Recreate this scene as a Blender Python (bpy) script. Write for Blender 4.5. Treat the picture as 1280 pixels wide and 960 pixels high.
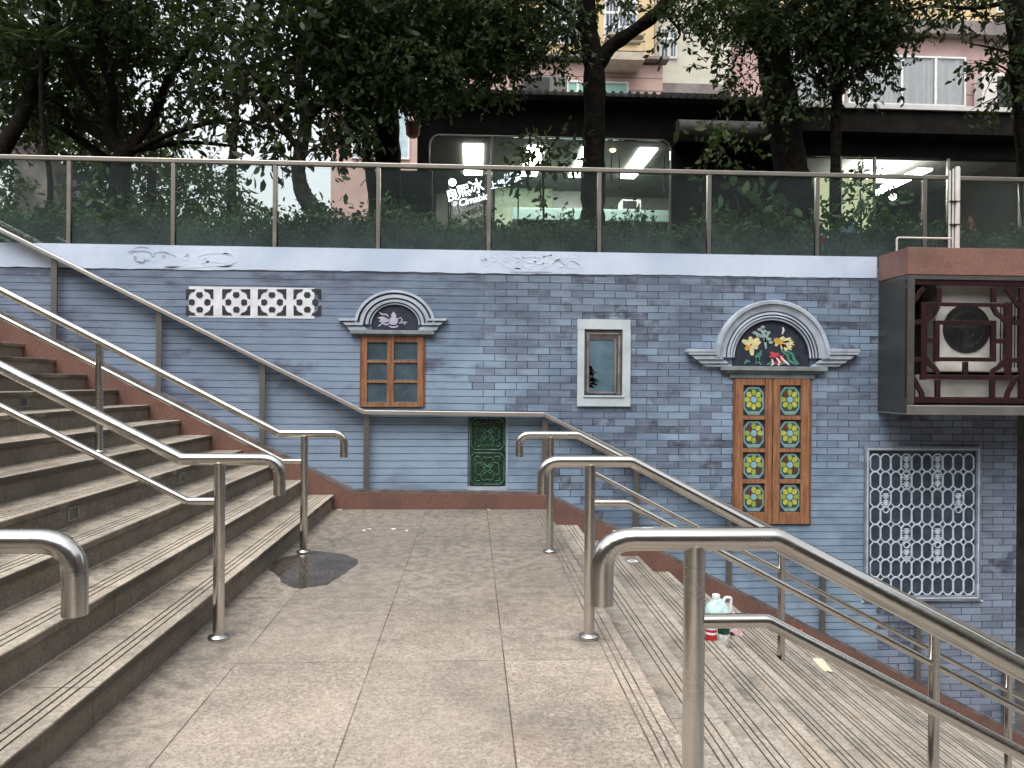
import bpy, math, random
import numpy as np
from mathutils import Vector, Matrix
rnd = random.Random(7)
R_ = math.radians
sc = bpy.context.scene
for o in list(bpy.data.objects): bpy.data.objects.remove(o)

# ------------------------------------------------------------------ camera
F_PX = 961.0; YAW = R_(2.98); ROLL = 0.0075; PITCH = R_(0.095)
CAM = np.array([0, 0, 1.3])
F0 = np.array([math.sin(YAW), math.cos(YAW), 0]); R0 = np.array([math.cos(YAW), -math.sin(YAW), 0]); U0 = np.array([0, 0, 1.0])
FW = math.cos(PITCH)*F0 - math.sin(PITCH)*U0; U1 = math.cos(PITCH)*U0 + math.sin(PITCH)*F0
RT = math.cos(ROLL)*R0 + math.sin(ROLL)*U1; UP = -math.sin(ROLL)*R0 + math.cos(ROLL)*U1
def P(px, py, Y):
    """photo measurement -> (x, z) on the frontal plane at distance Y"""
    d = FW + RT*(px-640)/F_PX + UP*(480-py)/F_PX
    p = CAM + d*Y/d[1]
    return float(p[0]), float(p[2])
cd = bpy.data.cameras.new('camera'); cam = bpy.data.objects.new('camera', cd); sc.collection.objects.link(cam)
M = Matrix.Identity(4)
for i in range(3):
    M[i][0] = RT[i]; M[i][1] = UP[i]; M[i][2] = -FW[i]; M[i][3] = CAM[i]
cam.matrix_world = M
cd.sensor_width = 36; cd.lens = F_PX/1280*36; cd.clip_start = 0.05; cd.clip_end = 500
sc.camera = cam
# ------------------------------------------------------------------ light
world = bpy.data.worlds.new('World'); sc.world = world; world.use_nodes = True
wn = world.node_tree; wn.nodes.clear()
SUN_EL, SUN_AZ = R_(62), R_(205)           # azimuth clockwise from +Y: behind the camera, a little to its left
sky = wn.nodes.new('ShaderNodeTexSky'); sky.sky_type = 'NISHITA'; sky.sun_disc = False
sky.sun_elevation = SUN_EL; sky.sun_rotation = SUN_AZ; sky.air_density = 1.6; sky.dust_density = 4.0
hs = wn.nodes.new('ShaderNodeHueSaturation'); hs.inputs['Saturation'].default_value = 0.22
bg = wn.nodes.new('ShaderNodeBackground'); bg.inputs['Strength'].default_value = 0.15
wo = wn.nodes.new('ShaderNodeOutputWorld')
wn.links.new(sky.outputs[0], hs.inputs['Color']); wn.links.new(hs.outputs[0], bg.inputs[0]); wn.links.new(bg.outputs[0], wo.inputs[0])
sd = bpy.data.lights.new('sun', 'SUN'); sd.energy = 0.8; sd.angle = R_(40); sd.color = (1, .95, .87)
so = bpy.data.objects.new('sun', sd); sc.collection.objects.link(so)
dirv = Vector((math.sin(SUN_AZ)*math.cos(SUN_EL), math.cos(SUN_AZ)*math.cos(SUN_EL), math.sin(SUN_EL)))
so.rotation_euler = dirv.to_track_quat('Z', 'Y').to_euler()
sc.view_settings.view_transform = 'Standard'; sc.view_settings.look = 'None'
sc.view_settings.exposure = 1.0; sc.view_settings.gamma = 1; sc.view_settings.use_curve_mapping = False
sc.render.engine = 'CYCLES'
sc.cycles.max_bounces = 8; sc.cycles.transparent_max_bounces = 24; sc.cycles.use_denoising = True
sc.cycles.caustics_reflective = False; sc.cycles.caustics_refractive = False

# ------------------------------------------------------------------ mesh helper
OFF = {}
COL = sc.collection
class MB:
    def __init__(s): s.v = []; s.f = []; s.sm = []; s.mi = []
    def add(s, vs, fs, smooth=False, mi=0):
        n = len(s.v); s.v += [tuple(map(float, p)) for p in vs]
        for q in fs: s.f.append(tuple(n+i for i in q)); s.sm.append(smooth); s.mi.append(mi)
        return s
    def box(s, x0, x1, y0, y1, z0, z1, mi=0):
        x0, x1 = min(x0, x1), max(x0, x1); y0, y1 = min(y0, y1), max(y0, y1); z0, z1 = min(z0, z1), max(z0, z1)
        v = [(x0,y0,z0),(x1,y0,z0),(x1,y1,z0),(x0,y1,z0),(x0,y0,z1),(x1,y0,z1),(x1,y1,z1),(x0,y1,z1)]
        return s.add(v, [(0,3,2,1),(4,5,6,7),(0,1,5,4),(1,2,6,5),(2,3,7,6),(3,0,4,7)], False, mi)
    def prism(s, pts, y0, y1, mi=0, back=True):
        """outline in x,z (any winding), front at y0 (towards the camera), back at y1"""
        a = sum(pts[i][0]*pts[(i+1)%len(pts)][1]-pts[(i+1)%len(pts)][0]*pts[i][1] for i in range(len(pts)))
        if a < 0: pts = pts[::-1]
        n = len(pts)
        v = [(x, y0, z) for x, z in pts] + [(x, y1, z) for x, z in pts]
        fs = [tuple(range(n))] + ([tuple(range(2*n-1, n-1, -1))] if back else [])
        fs += [(i, n+i, n+(i+1)%n, (i+1)%n)[::-1] for i in range(n)]
        fs[-n:] = [tuple(reversed(q)) for q in fs[-n:]]
        fs[-n:] = [(i, i+n, (i+1)%n+n, (i+1)%n) for i in range(n)]
        return s.add(v, fs, False, mi)
    def tube(s, pts, r, n=14, mi=0, smooth=True, cap=True):
        pts = [Vector(p) for p in pts]; m = len(pts)
        rs = r if isinstance(r, (list, tuple)) else [r]*m
        T = []
        for i in range(m):
            a = (pts[i]-pts[i-1]).normalized() if i else None
            b = (pts[i+1]-pts[i]).normalized() if i < m-1 else None
            T.append(((a+b) if (a and b) else (a or b)).normalized())
        ref = Vector((0, 0, 1)) if abs(T[0].z) < .9 else Vector((1, 0, 0))
        nrm = (ref - T[0]*ref.dot(T[0])).normalized(); vs = []
        for i in range(m):
            nrm = (nrm - T[i]*nrm.dot(T[i])).normalized(); bi = T[i].cross(nrm)
            k = 1.0
            if 0 < i < m-1:
                c = (pts[i]-pts[i-1]).normalized().dot(T[i]); k = 1/max(c, .5)
            for j in range(n):
                a = 2*math.pi*j/n
                vs.append(pts[i] + (nrm*math.cos(a) + bi*math.sin(a))*rs[i])
        fs = [(i*n+j, i*n+(j+1)%n, (i+1)*n+(j+1)%n, (i+1)*n+j) for i in range(m-1) for j in range(n)]
        s.add(vs, fs, smooth, mi)
        if cap:
            s.add(vs[:n], [tuple(range(n))[::-1]], False, mi); s.add(vs[-n:], [tuple(range(n))], False, mi)
        return s
    def lathe(s, prof, c, n=24, mi=0, smooth=True):
        vs = [(c[0]+r*math.cos(2*math.pi*j/n), c[1]+r*math.sin(2*math.pi*j/n), c[2]+z) for r, z in prof for j in range(n)]
        m = len(prof)
        fs = [(i*n+j, i*n+(j+1)%n, (i+1)*n+(j+1)%n, (i+1)*n+j) for i in range(m-1) for j in range(n)]
        s.add(vs[:n], [tuple(range(n))[::-1]], False, mi); s.add(vs[-n:], [tuple(range(n))], False, mi)
        return s.add(vs, fs, smooth, mi)
    def build(s, name, mats, parent=None, loc=None, bevel=0, autosmooth=False):
        off = OFF[parent.name] if parent else Vector(loc or (0, 0, 0))
        me = bpy.data.meshes.new(name)
        me.from_pydata([(x-off[0], y-off[1], z-off[2]) for x, y, z in s.v], [], s.f)
        for m in (mats if isinstance(mats, (list, tuple)) else [mats]): me.materials.append(m)
        me.polygons.foreach_set('use_smooth', s.sm); me.polygons.foreach_set('material_index', s.mi)
        me.update()
        o = bpy.data.objects.new(name, me); COL.objects.link(o)
        if parent: o.parent = parent
        else: o.location = off
        OFF[o.name] = off
        if bevel:
            b = o.modifiers.new('bevel', 'BEVEL'); b.width = bevel; b.segments = 2; b.limit_method = 'ANGLE'; b.angle_limit = R_(40)
        return o
def tag(o, label, cat, group=None):
    o['label'] = label; o['category'] = cat
    if group: o['group'] = group
    return o
def thing(name, label, cat, loc, group=None):
    o = bpy.data.objects.new(name, None); COL.objects.link(o); o.location = loc; o.empty_display_size = .1
    OFF[o.name] = Vector(loc); return tag(o, label, cat, group)
def struct(o): o['kind'] = 'structure'; return o
def copy_tree(o, parent=None):
    c = o.copy(); COL.objects.link(c)
    if parent: c.parent = parent
    OFF[c.name] = OFF[o.name]
    for ch in list(o.children): copy_tree(ch, c)
    return c
def fillet(pts, r, n=7):
    out = [Vector(pts[0])]
    for i in range(1, len(pts)-1):
        p, a, b = Vector(pts[i]), Vector(pts[i-1]), Vector(pts[i+1])
        rr = r[i] if isinstance(r, dict) and i in r else (r if not isinstance(r, dict) else .03)
        u, w = (a-p).normalized(), (b-p).normalized()
        th = math.acos(max(-1, min(1, u.dot(w)))); d = min(rr/math.tan(th/2), (a-p).length*.48, (b-p).length*.48)
        s0, s1 = p+u*d, p+w*d
        for k in range(n+1):
            t = k/n; out.append(s0*(1-t)**2 + p*2*t*(1-t) + s1*t*t)
    out.append(Vector(pts[-1])); return out

# ------------------------------------------------------------------ materials
class NT:
    def __init__(s, name):
        s.m = bpy.data.materials.new(name); s.m.use_nodes = True; s.t = s.m.node_tree
        s.t.nodes.clear(); s.out = s.n('ShaderNodeOutputMaterial'); s._pos = None
    def n(s, t, **kw):
        o = s.t.nodes.new(t)
        for k, v in kw.items(): setattr(o, k, v)
        return o
    def set(s, sock, v):
        if v is None: return
        if hasattr(v, 'is_output'): s.t.links.new(v, sock)
        else:
            if isinstance(v, (tuple, list)) and sock.type == 'RGBA' and len(v) == 3: v = (*v, 1)
            sock.default_value = v
    def pos(s):
        if s._pos is None: s._pos = s.n('ShaderNodeNewGeometry').outputs['Position']
        return s._pos
    def sep(s, v):
        o = s.n('ShaderNodeSeparateXYZ'); s.set(o.inputs[0], v); return o.outputs
    def comb(s, x=0, y=0, z=0):
        o = s.n('ShaderNodeCombineXYZ')
        for i, q in enumerate((x, y, z)): s.set(o.inputs[i], q)
        return o.outputs[0]
    def math(s, op, a, b=None, c=None, clamp=False):
        o = s.n('ShaderNodeMath', operation=op, use_clamp=clamp)
        for i, q in enumerate((a, b, c)):
            if q is not None: s.set(o.inputs[i], q)
        return o.outputs[0]
    def vmath(s, op, a, b):
        o = s.n('ShaderNodeVectorMath', operation=op); s.set(o.inputs[0], a); s.set(o.inputs[1], b); return o.outputs[0]
    def noise(s, scale, detail=4, rough=.55, v=None, out=0):
        o = s.n('ShaderNodeTexNoise'); s.set(o.inputs['Scale'], scale); s.set(o.inputs['Detail'], detail); s.set(o.inputs['Roughness'], rough)
        s.set(o.inputs['Vector'], v if v is not None else s.pos()); return o.outputs[out]
    def vor(s, scale, v=None, feature='F1', out=0):
        o = s.n('ShaderNodeTexVoronoi', feature=feature); s.set(o.inputs['Scale'], scale); s.set(o.inputs['Vector'], v if v is not None else s.pos()); return o.outputs[out]
    def step(s, v, a, b, lo=0., hi=1.):
        o = s.n('ShaderNodeMapRange', interpolation_type='SMOOTHSTEP'); s.set(o.inputs[0], v)
        for i, q in enumerate((a, b, lo, hi)): s.set(o.inputs[i+1], q)
        return o.outputs[0]
    def mix(s, f, a, b, mode='MIX'):
        o = s.n('ShaderNodeMix', data_type='RGBA', blend_type=mode); s.set(o.inputs[0], f); s.set(o.inputs[6], a); s.set(o.inputs[7], b); return o.outputs[2]
    def mixf(s, f, a, b):
        o = s.n('ShaderNodeMix', data_type='FLOAT'); s.set(o.inputs[0], f); s.set(o.inputs[2], a); s.set(o.inputs[3], b); return o.outputs[0]
    def bump(s, h, dist, strength=1.0):
        o = s.n('ShaderNodeBump'); s.set(o.inputs['Height'], h); s.set(o.inputs['Distance'], dist); s.set(o.inputs['Strength'], strength); return o.outputs[0]
    def bsdf(s, col, rough=.6, metal=0., nrm=None, **kw):
        o = s.n('ShaderNodeBsdfPrincipled'); s.set(o.inputs['Base Color'], col); s.set(o.inputs['Roughness'], rough); s.set(o.inputs['Metallic'], metal)
        if nrm is not None: s.set(o.inputs['Normal'], nrm)
        for k, v in kw.items(): s.set(o.inputs[k], v)
        return o.outputs[0]
    def done(s, sh): s.t.links.new(sh, s.out.inputs[0]); return s.m
def simple(name, col, rough=.6, metal=0, var=.2, vscale=6, bump=0, bscale=60, **kw):
    t = NT(name); f = t.noise(vscale, 5)
    f = t.step(f, .3, .7)
    c = t.mix(f, tuple(q*(1-var) for q in col), tuple(min(1, q*(1+var)) for q in col))
    nr = t.bump(t.noise(bscale, 3), bump) if bump else None
    return t.done(t.bsdf(c, rough, metal, nr, **kw))
def emit(name, col, st):
    t = NT(name); e = t.n('ShaderNodeEmission'); t.set(e.inputs[0], col); t.set(e.inputs[1], st); return t.done(e.outputs[0])

def granite_mat(name, c0, c1, speck, dirt, seam=None, steps=False, grime_shade=None):
    t = NT(name); p = t.pos(); x, y, z = t.sep(p)
    a = t.step(t.noise(1.3, 6, .6), .32, .7)
    c = t.mix(a, c0, c1)
    # speckle of the flamed granite
    s1 = t.step(t.noise(48, 4, .8), .42, .60); c = t.mix(t.math('MULTIPLY', s1, .7), c, speck, 'MIX')
    s2 = t.step(t.vor(62), .12, .40, 1, 0); c = t.mix(t.math('MULTIPLY', s2, .62), c, (.07, .06, .055))
    # warm blotches and dark dirt
    b = t.step(t.noise(2.6, 4, .6, t.vmath('ADD', p, (7, 3, 1))), .5, .72); c = t.mix(t.math('MULTIPLY', b, .30), c, (.42, .29, .19))
    d = t.step(t.noise(.9, 8, .68, t.vmath('ADD', p, (2, 9, 4))), .46, .68)
    d2 = t.step(t.noise(9, 6, .7), .45, .7)
    dd = t.math('MULTIPLY', t.math('MULTIPLY', d, .75), t.math('ADD', .55, t.math('MULTIPLY', d2, .45)))
    c = t.mix(dd, c, dirt)
    m2 = t.step(t.noise(13, 5, .7, t.vmath('ADD', p, (5, 1, 8))), .40, .66); c = t.mix(t.math('MULTIPLY', m2, .24), c, (.105, .09, .075))
    if grime_shade: c = t.mix(t.math('MULTIPLY', grime_shade(t, x, y, z), t.math('ADD', .5, t.math('MULTIPLY', m2, .5))), c, dirt)
    h = t.math('ADD', t.noise(120, 3), t.math('MULTIPLY', t.noise(30, 3), .6))
    if seam:
        bw, bh, off, vec = seam(t, x, y, z)
        br = t.n('ShaderNodeTexBrick'); br.offset = off; t.set(br.inputs['Vector'], vec); t.set(br.inputs['Scale'], 1.0)
        t.set(br.inputs['Brick Width'], bw); t.set(br.inputs['Row Height'], bh); t.set(br.inputs['Mortar Size'], .0032); t.set(br.inputs['Mortar Smooth'], .25)
        t.set(br.inputs['Color1'], (0, 0, 0, 1)); t.set(br.inputs['Color2'], (1, 1, 1, 1)); t.set(br.inputs['Mortar'], (.5, .5, .5, 1))
        rv = t.math('MULTIPLY', t.sep(br.outputs['Color'])[0], 1)
        c = t.mix(t.math('MULTIPLY', rv, .38), c, (.19, .165, .14))
        wear = t.math('MULTIPLY', br.outputs['Fac'], t.step(t.noise(2.2, 3), .36, .56, .05, .8))
        c = t.mix(wear, c, (.035, .03, .027)); h = t.math('SUBTRACT', h, t.math('MULTIPLY', br.outputs['Fac'], 2.0))
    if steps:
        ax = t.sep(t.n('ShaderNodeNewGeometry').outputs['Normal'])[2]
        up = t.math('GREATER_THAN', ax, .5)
        c = t.mix(up, t.mix(.52, c, (.060, .046, .034)), c)  # risers darkened by face direction: painted shade plus some dirt
    return t.done(t.bsdf(c, t.mixf(dd, .8, .65), 0, t.bump(h, .0025, .8)))
def floor_grime_shade(t, x, y, z):      # damp green-grey dirt plus painted shade towards the wall; dirt along the first step
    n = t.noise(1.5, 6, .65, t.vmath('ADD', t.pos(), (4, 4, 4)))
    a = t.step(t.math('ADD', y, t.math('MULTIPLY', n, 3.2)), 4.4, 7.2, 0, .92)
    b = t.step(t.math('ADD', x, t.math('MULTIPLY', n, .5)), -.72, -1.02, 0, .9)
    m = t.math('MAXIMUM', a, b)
    for px_, py_ in ((-1.262, 5.885), (-1.262, 3.93), (.605, 5.87), (.605, 3.89), (.575, 1.95)):   # rust and dirt round the flanges, with painted contact shade
        dv = t.n('ShaderNodeVectorMath', operation='DISTANCE'); t.set(dv.inputs[0], t.pos()); dv.inputs[1].default_value = (px_, py_, 0)
        dd = t.math('ADD', dv.outputs['Value'], t.math('MULTIPLY', t.math('SUBTRACT', t.noise(14, 4, .65), .5), .13))
        m = t.math('MAXIMUM', m, t.step(dd, .055, .19, .95, 0))
    sp = t.step(t.vor(3.3, t.vmath('ADD', t.pos(), (.3, .7, 0))), .018, .045, .85, 0)                  # trodden gum
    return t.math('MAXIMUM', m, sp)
def tread_grime(t, u, amount):    # dirt that gathers towards the foot of the next riser
    n = t.noise(4, 6, .68, t.vmath('ADD', t.pos(), (1, 6, 2)))
    return t.step(t.math('ADD', u, t.math('MULTIPLY', t.math('SUBTRACT', n, .5), 1.5)), .25, .95, .05, amount)
def stair_grime(t, x, y, z): return tread_grime(t, t.math('FRACT', t.math('MULTIPLY', t.math('SUBTRACT', -1.39, x), 1/.305)), .92)
def low_grime(t, x, y, z): return tread_grime(t, t.math('FRACT', t.math('MULTIPLY', t.math('SUBTRACT', .78+.32*40, x), 1/.32)), .9)
def floor_seam(t, x, y, z): return 1.075, .616, .0, t.comb(t.math('ADD', y, 10-3.82+1.075*2-.1), t.math('ADD', x, 6.16-.16), 0)
def stair_seam(t, x, y, z): return 1.35, .305, .37, t.comb(t.math('ADD', y, 20), t.math('ADD', x, 1.39+.305*60), 0)
def low_seam(t, x, y, z): return 1.6, .32, .43, t.comb(t.math('ADD', y, 20), t.math('ADD', x, -.78+.32*60), 0)
M_floor = granite_mat('landing_granite', (.25, .205, .165), (.45, .37, .30), (.61, .53, .455), (.085, .082, .07), floor_seam, False, floor_grime_shade)
M_stair = granite_mat('stair_granite', (.30, .26, .20), (.48, .415, .33), (.58, .52, .44), (.055, .05, .038), stair_seam, True, stair_grime)
M_low = granite_mat('worn_stair_granite', (.28, .25, .21), (.44, .39, .33), (.52, .48, .42), (.055, .048, .04), low_seam, True, low_grime)
def red_granite(name, k=1):
    t = NT(name); c = t.mix(t.step(t.noise(60, 4, .7), .35, .65), (.14*k, .068*k, .054*k), (.20*k, .108*k, .086*k))
    c = t.mix(t.step(t.noise(2.2, 6, .65), .45, .7, 0, .7), c, (.10*k, .062*k, .052*k))
    c = t.mix(t.step(t.vor(130), .08, .3, .3, 0), c, (.05, .025, .022))
    return t.done(t.bsdf(c, .5, 0, t.bump(t.noise(80, 3), .001)))
M_red = red_granite('red_granite'); M_redcap = red_granite('pink_granite_cap', 1.45)
M_ledge = simple('grey_stone_ledge', (.13, .115, .115), .7, var=.35, vscale=9, bump=.001)
def steel_mat(name, base, rough, warm=(1, 1, 1), brush=(3, 3, 160)):
    t = NT(name); v = t.vmath('MULTIPLY', t.pos(), brush)
    f = t.noise(1.0, 3, .6, v); st = t.noise(5, 6, .65)
    c = t.mix(t.step(st, .42, .75, 0, .28), base, tuple(q*w*.62 for q, w in zip(base, warm)))
    c = t.mix(t.step(t.noise(28, 4), .66, .8, 0, .18), c, (.22, .19, .15))
    r = t.math('ADD', rough-.06, t.math('MULTIPLY', f, .12)); r = t.math('ADD', r, t.math('MULTIPLY', t.step(st, .45, .7), .10))
    return t.done(t.bsdf(c, r, 1.0, t.bump(f, .0004, .5)))
M_steel = steel_mat('brushed_steel_tube', (.62, .60, .565), .20, (1, .95, .88))
M_flat = steel_mat('brushed_steel_flat', (.66, .64, .61), .38, (1, .95, .88))
M_post = steel_mat('dull_steel_post', (.26, .25, .24), .45, (1, .95, .9))
M_clad = steel_mat('dark_steel_cladding', (.20, .19, .17), .42, (1, 1, 1), (1.5, 60, 1.5))
M_fence = steel_mat('bronze_steel', (.40, .375, .335), .36, (1, .93, .85))

def mural_mat():
    t = NT('painted_brick_mural'); p = t.pos(); x, y, z = t.sep(p)
    wob = t.math('MULTIPLY', t.math('SUBTRACT', t.noise(1.6, 2), .5), .012)
    wob2 = t.math('MULTIPLY', t.math('SUBTRACT', t.noise(9, 2), .5), .006)
    zz = t.math('ADD', t.math('ADD', z, 20.004), t.math('ADD', wob, wob2)); xx = t.math('ADD', x, 40.07)
    def brick(w, ms):
        br = t.n('ShaderNodeTexBrick'); br.offset = .5
        t.set(br.inputs['Vector'], t.comb(xx, zz, 0)); t.set(br.inputs['Scale'], 1.0)
        t.set(br.inputs['Brick Width'], w); t.set(br.inputs['Row Height'], .0745); t.set(br.inputs['Mortar Size'], ms); t.set(br.inputs['Mortar Smooth'], .35)
        t.set(br.inputs['Color1'], (0, 0, 0, 1)); t.set(br.inputs['Color2'], (1, 1, 1, 1)); t.set(br.inputs['Mortar'], (.3, .3, .3, 1)); return br
    A, B = brick(.229, .0044), brick(300, .0044)
    gt = lambda a, b: t.math('GREATER_THAN', a, b)
    lt = lambda a, b: t.math('LESS_THAN', a, b)
    AND = lambda a, b: t.math('MULTIPLY', a, b)
    OR = lambda a, b: t.math('MAXIMUM', a, b)
    edge = t.math('ADD', x, t.math('MULTIPLY', t.math('SUBTRACT', t.noise(6, 1), .5), .25))
    # where the painter has drawn the upright joints already
    upper = AND(gt(t.math('ADD', x, t.math('MULTIPLY', t.math('SUBTRACT', t.noise(5.0, 1, .5, t.comb(0, 0, t.math('SNAP', zz, .0745))), .5), .55)), .05), gt(z, .98)); mid = AND(gt(x, .85), lt(z, .985))
    un1 = AND(AND(gt(edge, 3.55), lt(edge, 4.36)), lt(z, .42)); un2 = AND(AND(lt(z, -.02), gt(z, -1.55)), AND(gt(edge, 1.4), lt(edge, 4.15)))
    J = AND(OR(upper, mid), t.math('SUBTRACT', 1, OR(un1, un2)))
    fac = t.mixf(J, B.outputs['Fac'], A.outputs['Fac'])
    rnd_ = t.sep(A.outputs['Color'])[0]; rndq = t.math('FRACT', t.math('MULTIPLY', rnd_, 7.13)); rndB = t.sep(B.outputs['Color'])[0]
    light, cool, grey = (.27, .385, .51), (.115, .18, .27), (.10, .135, .185)
    c = t.mix(t.step(t.noise(.8, 4, .6), .35, .65), cool, light)
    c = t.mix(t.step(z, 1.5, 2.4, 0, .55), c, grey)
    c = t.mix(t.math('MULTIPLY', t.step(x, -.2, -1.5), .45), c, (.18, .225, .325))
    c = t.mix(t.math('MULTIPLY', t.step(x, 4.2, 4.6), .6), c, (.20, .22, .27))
    # single bricks glazed lighter / darker, and charcoal ones in loose drifts
    c = t.mix(t.math('MULTIPLY', t.math('MULTIPLY', J, rnd_), .42), c, (.36, .44, .58))
    c = t.mix(t.math('MULTIPLY', t.math('MULTIPLY', J, t.step(rndq, .35, .9)), .60), c, (.095, .115, .17))
    drift = t.step(t.noise(.75, 4, .65, t.vmath('ADD', p, (3.1, 0, 1.7))), .42, .58)
    drift = t.math('MAXIMUM', drift, t.math('MULTIPLY', t.step(z, 1.35, 2.2), .75))
    drift = t.math('MULTIPLY', drift, t.step(x, -.6, 1.2, .25, 1))
    inb = t.step(t.noise(7, 3, .6), .36, .6, .25, 1)
    dk = t.math('MULTIPLY', t.math('MULTIPLY', t.math('MULTIPLY', t.step(rnd_, .42, .80), drift), J), inb)
    c = t.mix(t.math('MULTIPLY', dk, .92), c, (.030, .032, .050))
    soft = t.math('MULTIPLY', t.step(t.noise(1.7, 5, .6, t.vmath('MULTIPLY', p, (1, 1, 2.2))), .46, .66), t.math('MULTIPLY', t.math('SUBTRACT', 1, t.math('MULTIPLY', J, .45)), t.step(z, .9, 1.4, .35, .92)))
    c = t.mix(soft, c, (.065, .072, .115))
    # brush streaks
    st = t.noise(1, 4, .65, t.vmath('MULTIPLY', p, (2.5, 1, 42))); c = t.mix(t.step(st, .35, .7, 0, .22), c, (.40, .47, .62))
    c = t.mix(t.step(t.noise(30, 4), .62, .8, 0, .2), c, (.14, .16, .23))
    line = t.math('MULTIPLY', fac, t.step(t.noise(3.5, 3), .3, .55, .62, 1))
    c = t.mix(line, c, (.014, .018, .036))
    h = t.math('ADD', t.noise(45, 4), t.noise(6, 2))
    return t.done(t.bsdf(c, t.mixf(line, .58, .5), 0, t.bump(h, .0025, .5)))
M_mural = mural_mat()
def band_mat():
    t = NT('white_paint_band'); c = t.mix(t.step(t.noise(1.1, 5), .35, .65), (.50, .60, .76), (.64, .73, .88))
    c = t.mix(t.step(t.noise(9, 5, .65), .58, .75, 0, .3), c, (.40, .47, .60))
    st = t.noise(1, 4, .6, t.vmath('MULTIPLY', t.pos(), (9, 1, .7))); c = t.mix(t.step(st, .58, .72, 0, .18), c, (.36, .38, .45))
    return t.done(t.bsdf(c, .55, 0, t.bump(t.noise(14, 4), .003)))
M_band = band_mat()
M_scroll = simple('white_line_paint', (.66, .74, .89), .6, var=.06)
M_ink = simple('dark_line_paint', (.07, .08, .14), .6, var=.3)
M_arch = simple('pale_blue_plaster_paint', (.40, .455, .53), .6, var=.22, vscale=5, bump=.001)
M_archd = simple('slate_blue_plaster_paint', (.065, .08, .11), .6, var=.3, vscale=8)
M_lintel = simple('grey_green_lintel_paint', (.20, .235, .25), .6, var=.25, vscale=7)
M_navy = simple('dark_navy_panel_paint', (.022, .027, .045), .55, var=.35, vscale=12)
def wood(name, a, b):
    t = NT(name); v = t.vmath('MULTIPLY', t.pos(), (40, 8, 3)); f = t.noise(1, 5, .65, v)
    c = t.mix(t.step(f, .35, .68), a, b); c = t.mix(t.step(t.noise(5, 4), .5, .75, 0, .4), c, tuple(q*.5 for q in a))
    return t.done(t.bsdf(c, .5, 0, t.bump(f, .001)))
M_wood = wood('orange_brown_wood_paint', (.22, .095, .045), (.38, .19, .10))
M_woodd = wood('brown_wood_paint', (.13, .058, .032), (.24, .115, .062))
M_pane = simple('dark_slate_pane_paint', (.055, .085, .105), .3, var=.35, vscale=4)
M_pane2 = simple('blue_grey_pane_paint', (.10, .17, .215), .35, var=.25, vscale=5)
M_stone = simple('pale_stone_paint', (.52, .59, .63), .6, var=.10, vscale=4, bump=.001)
M_jamb = simple('brown_grey_jamb_paint', (.075, .07, .072), .6, var=.4, vscale=9)
M_jamb2 = simple('taupe_trim_paint', (.20, .175, .165), .55, var=.3, vscale=9)
M_white = simple('white_paint', (.72, .75, .80), .55, var=.10, vscale=9)
M_chalk = simple('chalk_white_paint', (.52, .60, .68), .6, var=.18, vscale=14)
M_black = simple('black_ink_paint', (.022, .025, .032), .6, var=.5, vscale=30)
M_grille_bg = simple('ink_blue_grille_paint', (.035, .05, .075), .5, var=.4, vscale=9)
M_gframe = simple('grey_blue_frame_paint', (.21, .24, .30), .6, var=.3, vscale=7)
M_tile = simple('green_glazed_tile', (.004, .026, .014), .12, var=.45, vscale=18, bump=.0015, bscale=25)
M_tile2 = simple('green_ridge_highlight', (.05, .15, .095), .16, var=.4, vscale=20)  # ridges paler than the tile: highlights put into the colour
def flat(n, c, r=.5, var=.12): return simple(n, c, r, var=var, vscale=20)
M_teal = flat('teal_glass_paint', (.20, .34, .33)); M_dkteal = flat('dark_teal_paint', (.035, .075, .075))
M_yel = flat('yellow_petal', (.47, .48, .085)); M_lime = flat('lime_petal', (.29, .38, .07)); M_brn = flat('brown_petal', (.12, .035, .022)); M_cen = flat('sky_blue_petal_centre', (.27, .46, .55))
M_gold = flat('gold_fish_paint', (.62, .36, .07)); M_pale = flat('cream_fish_paint', (.68, .62, .35)); M_pink = flat('crimson_fish_paint', (.50, .07, .09)); M_weed = flat('sea_green_weed_paint', (.07, .22, .17)); M_weed2 = flat('pale_weed_paint', (.30, .42, .42)); M_lilac = flat('lilac_emblem_paint', (.46, .46, .60)); M_fwhite = flat('white_fin_paint', (.72, .70, .66))
M_maroon = simple('maroon_lattice_paint', (.024, .006, .008), .42, var=.3, vscale=10)
M_acw = simple('off_white_metal', (.62, .60, .56), .5, var=.12, vscale=5)
M_acg = simple('dark_fan_grille', (.035, .036, .038), .45, var=.3)
M_dark = simple('black_void_paint', (.012, .012, .013), .7, var=.3)
M_soil = simple('planter_soil', (.035, .028, .02), .95, var=.5, vscale=12, bump=.03, bscale=18)
M_pave = simple('grey_paving', (.20, .19, .18), .8, var=.25, vscale=3, bump=.002)
M_conc = simple('grey_concrete', (.16, .155, .15), .85, var=.3, vscale=2, bump=.002)
M_bark = simple('dark_bark', (.009, .007, .0052), .95, var=.6, vscale=9, bump=.03, bscale=20, **{'Specular IOR Level': .15})
M_bark2 = simple('pale_bark', (.045, .038, .03), .9, var=.5, vscale=14, bump=.012, bscale=30)
M_cabin = simple('black_cabin_cladding', (.008, .007, .0065), .8, var=.4, vscale=4, **{'Specular IOR Level': .12})
M_roof = simple('dark_corrugated_roof', (.035, .034, .033), .5, var=.3, vscale=6)
M_pinkw = simple('pink_wall_tiles', (.53, .355, .315), .7, var=.10, vscale=2)
M_yellw = simple('ochre_wall_render', (.58, .44, .25), .8, var=.12, vscale=2)
M_creamw = simple('cream_wall_tiles', (.52, .50, .42), .75, var=.10, vscale=2)
M_greyl = simple('grey_ledge_concrete', (.20, .175, .165), .8, var=.25, vscale=3)
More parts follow.
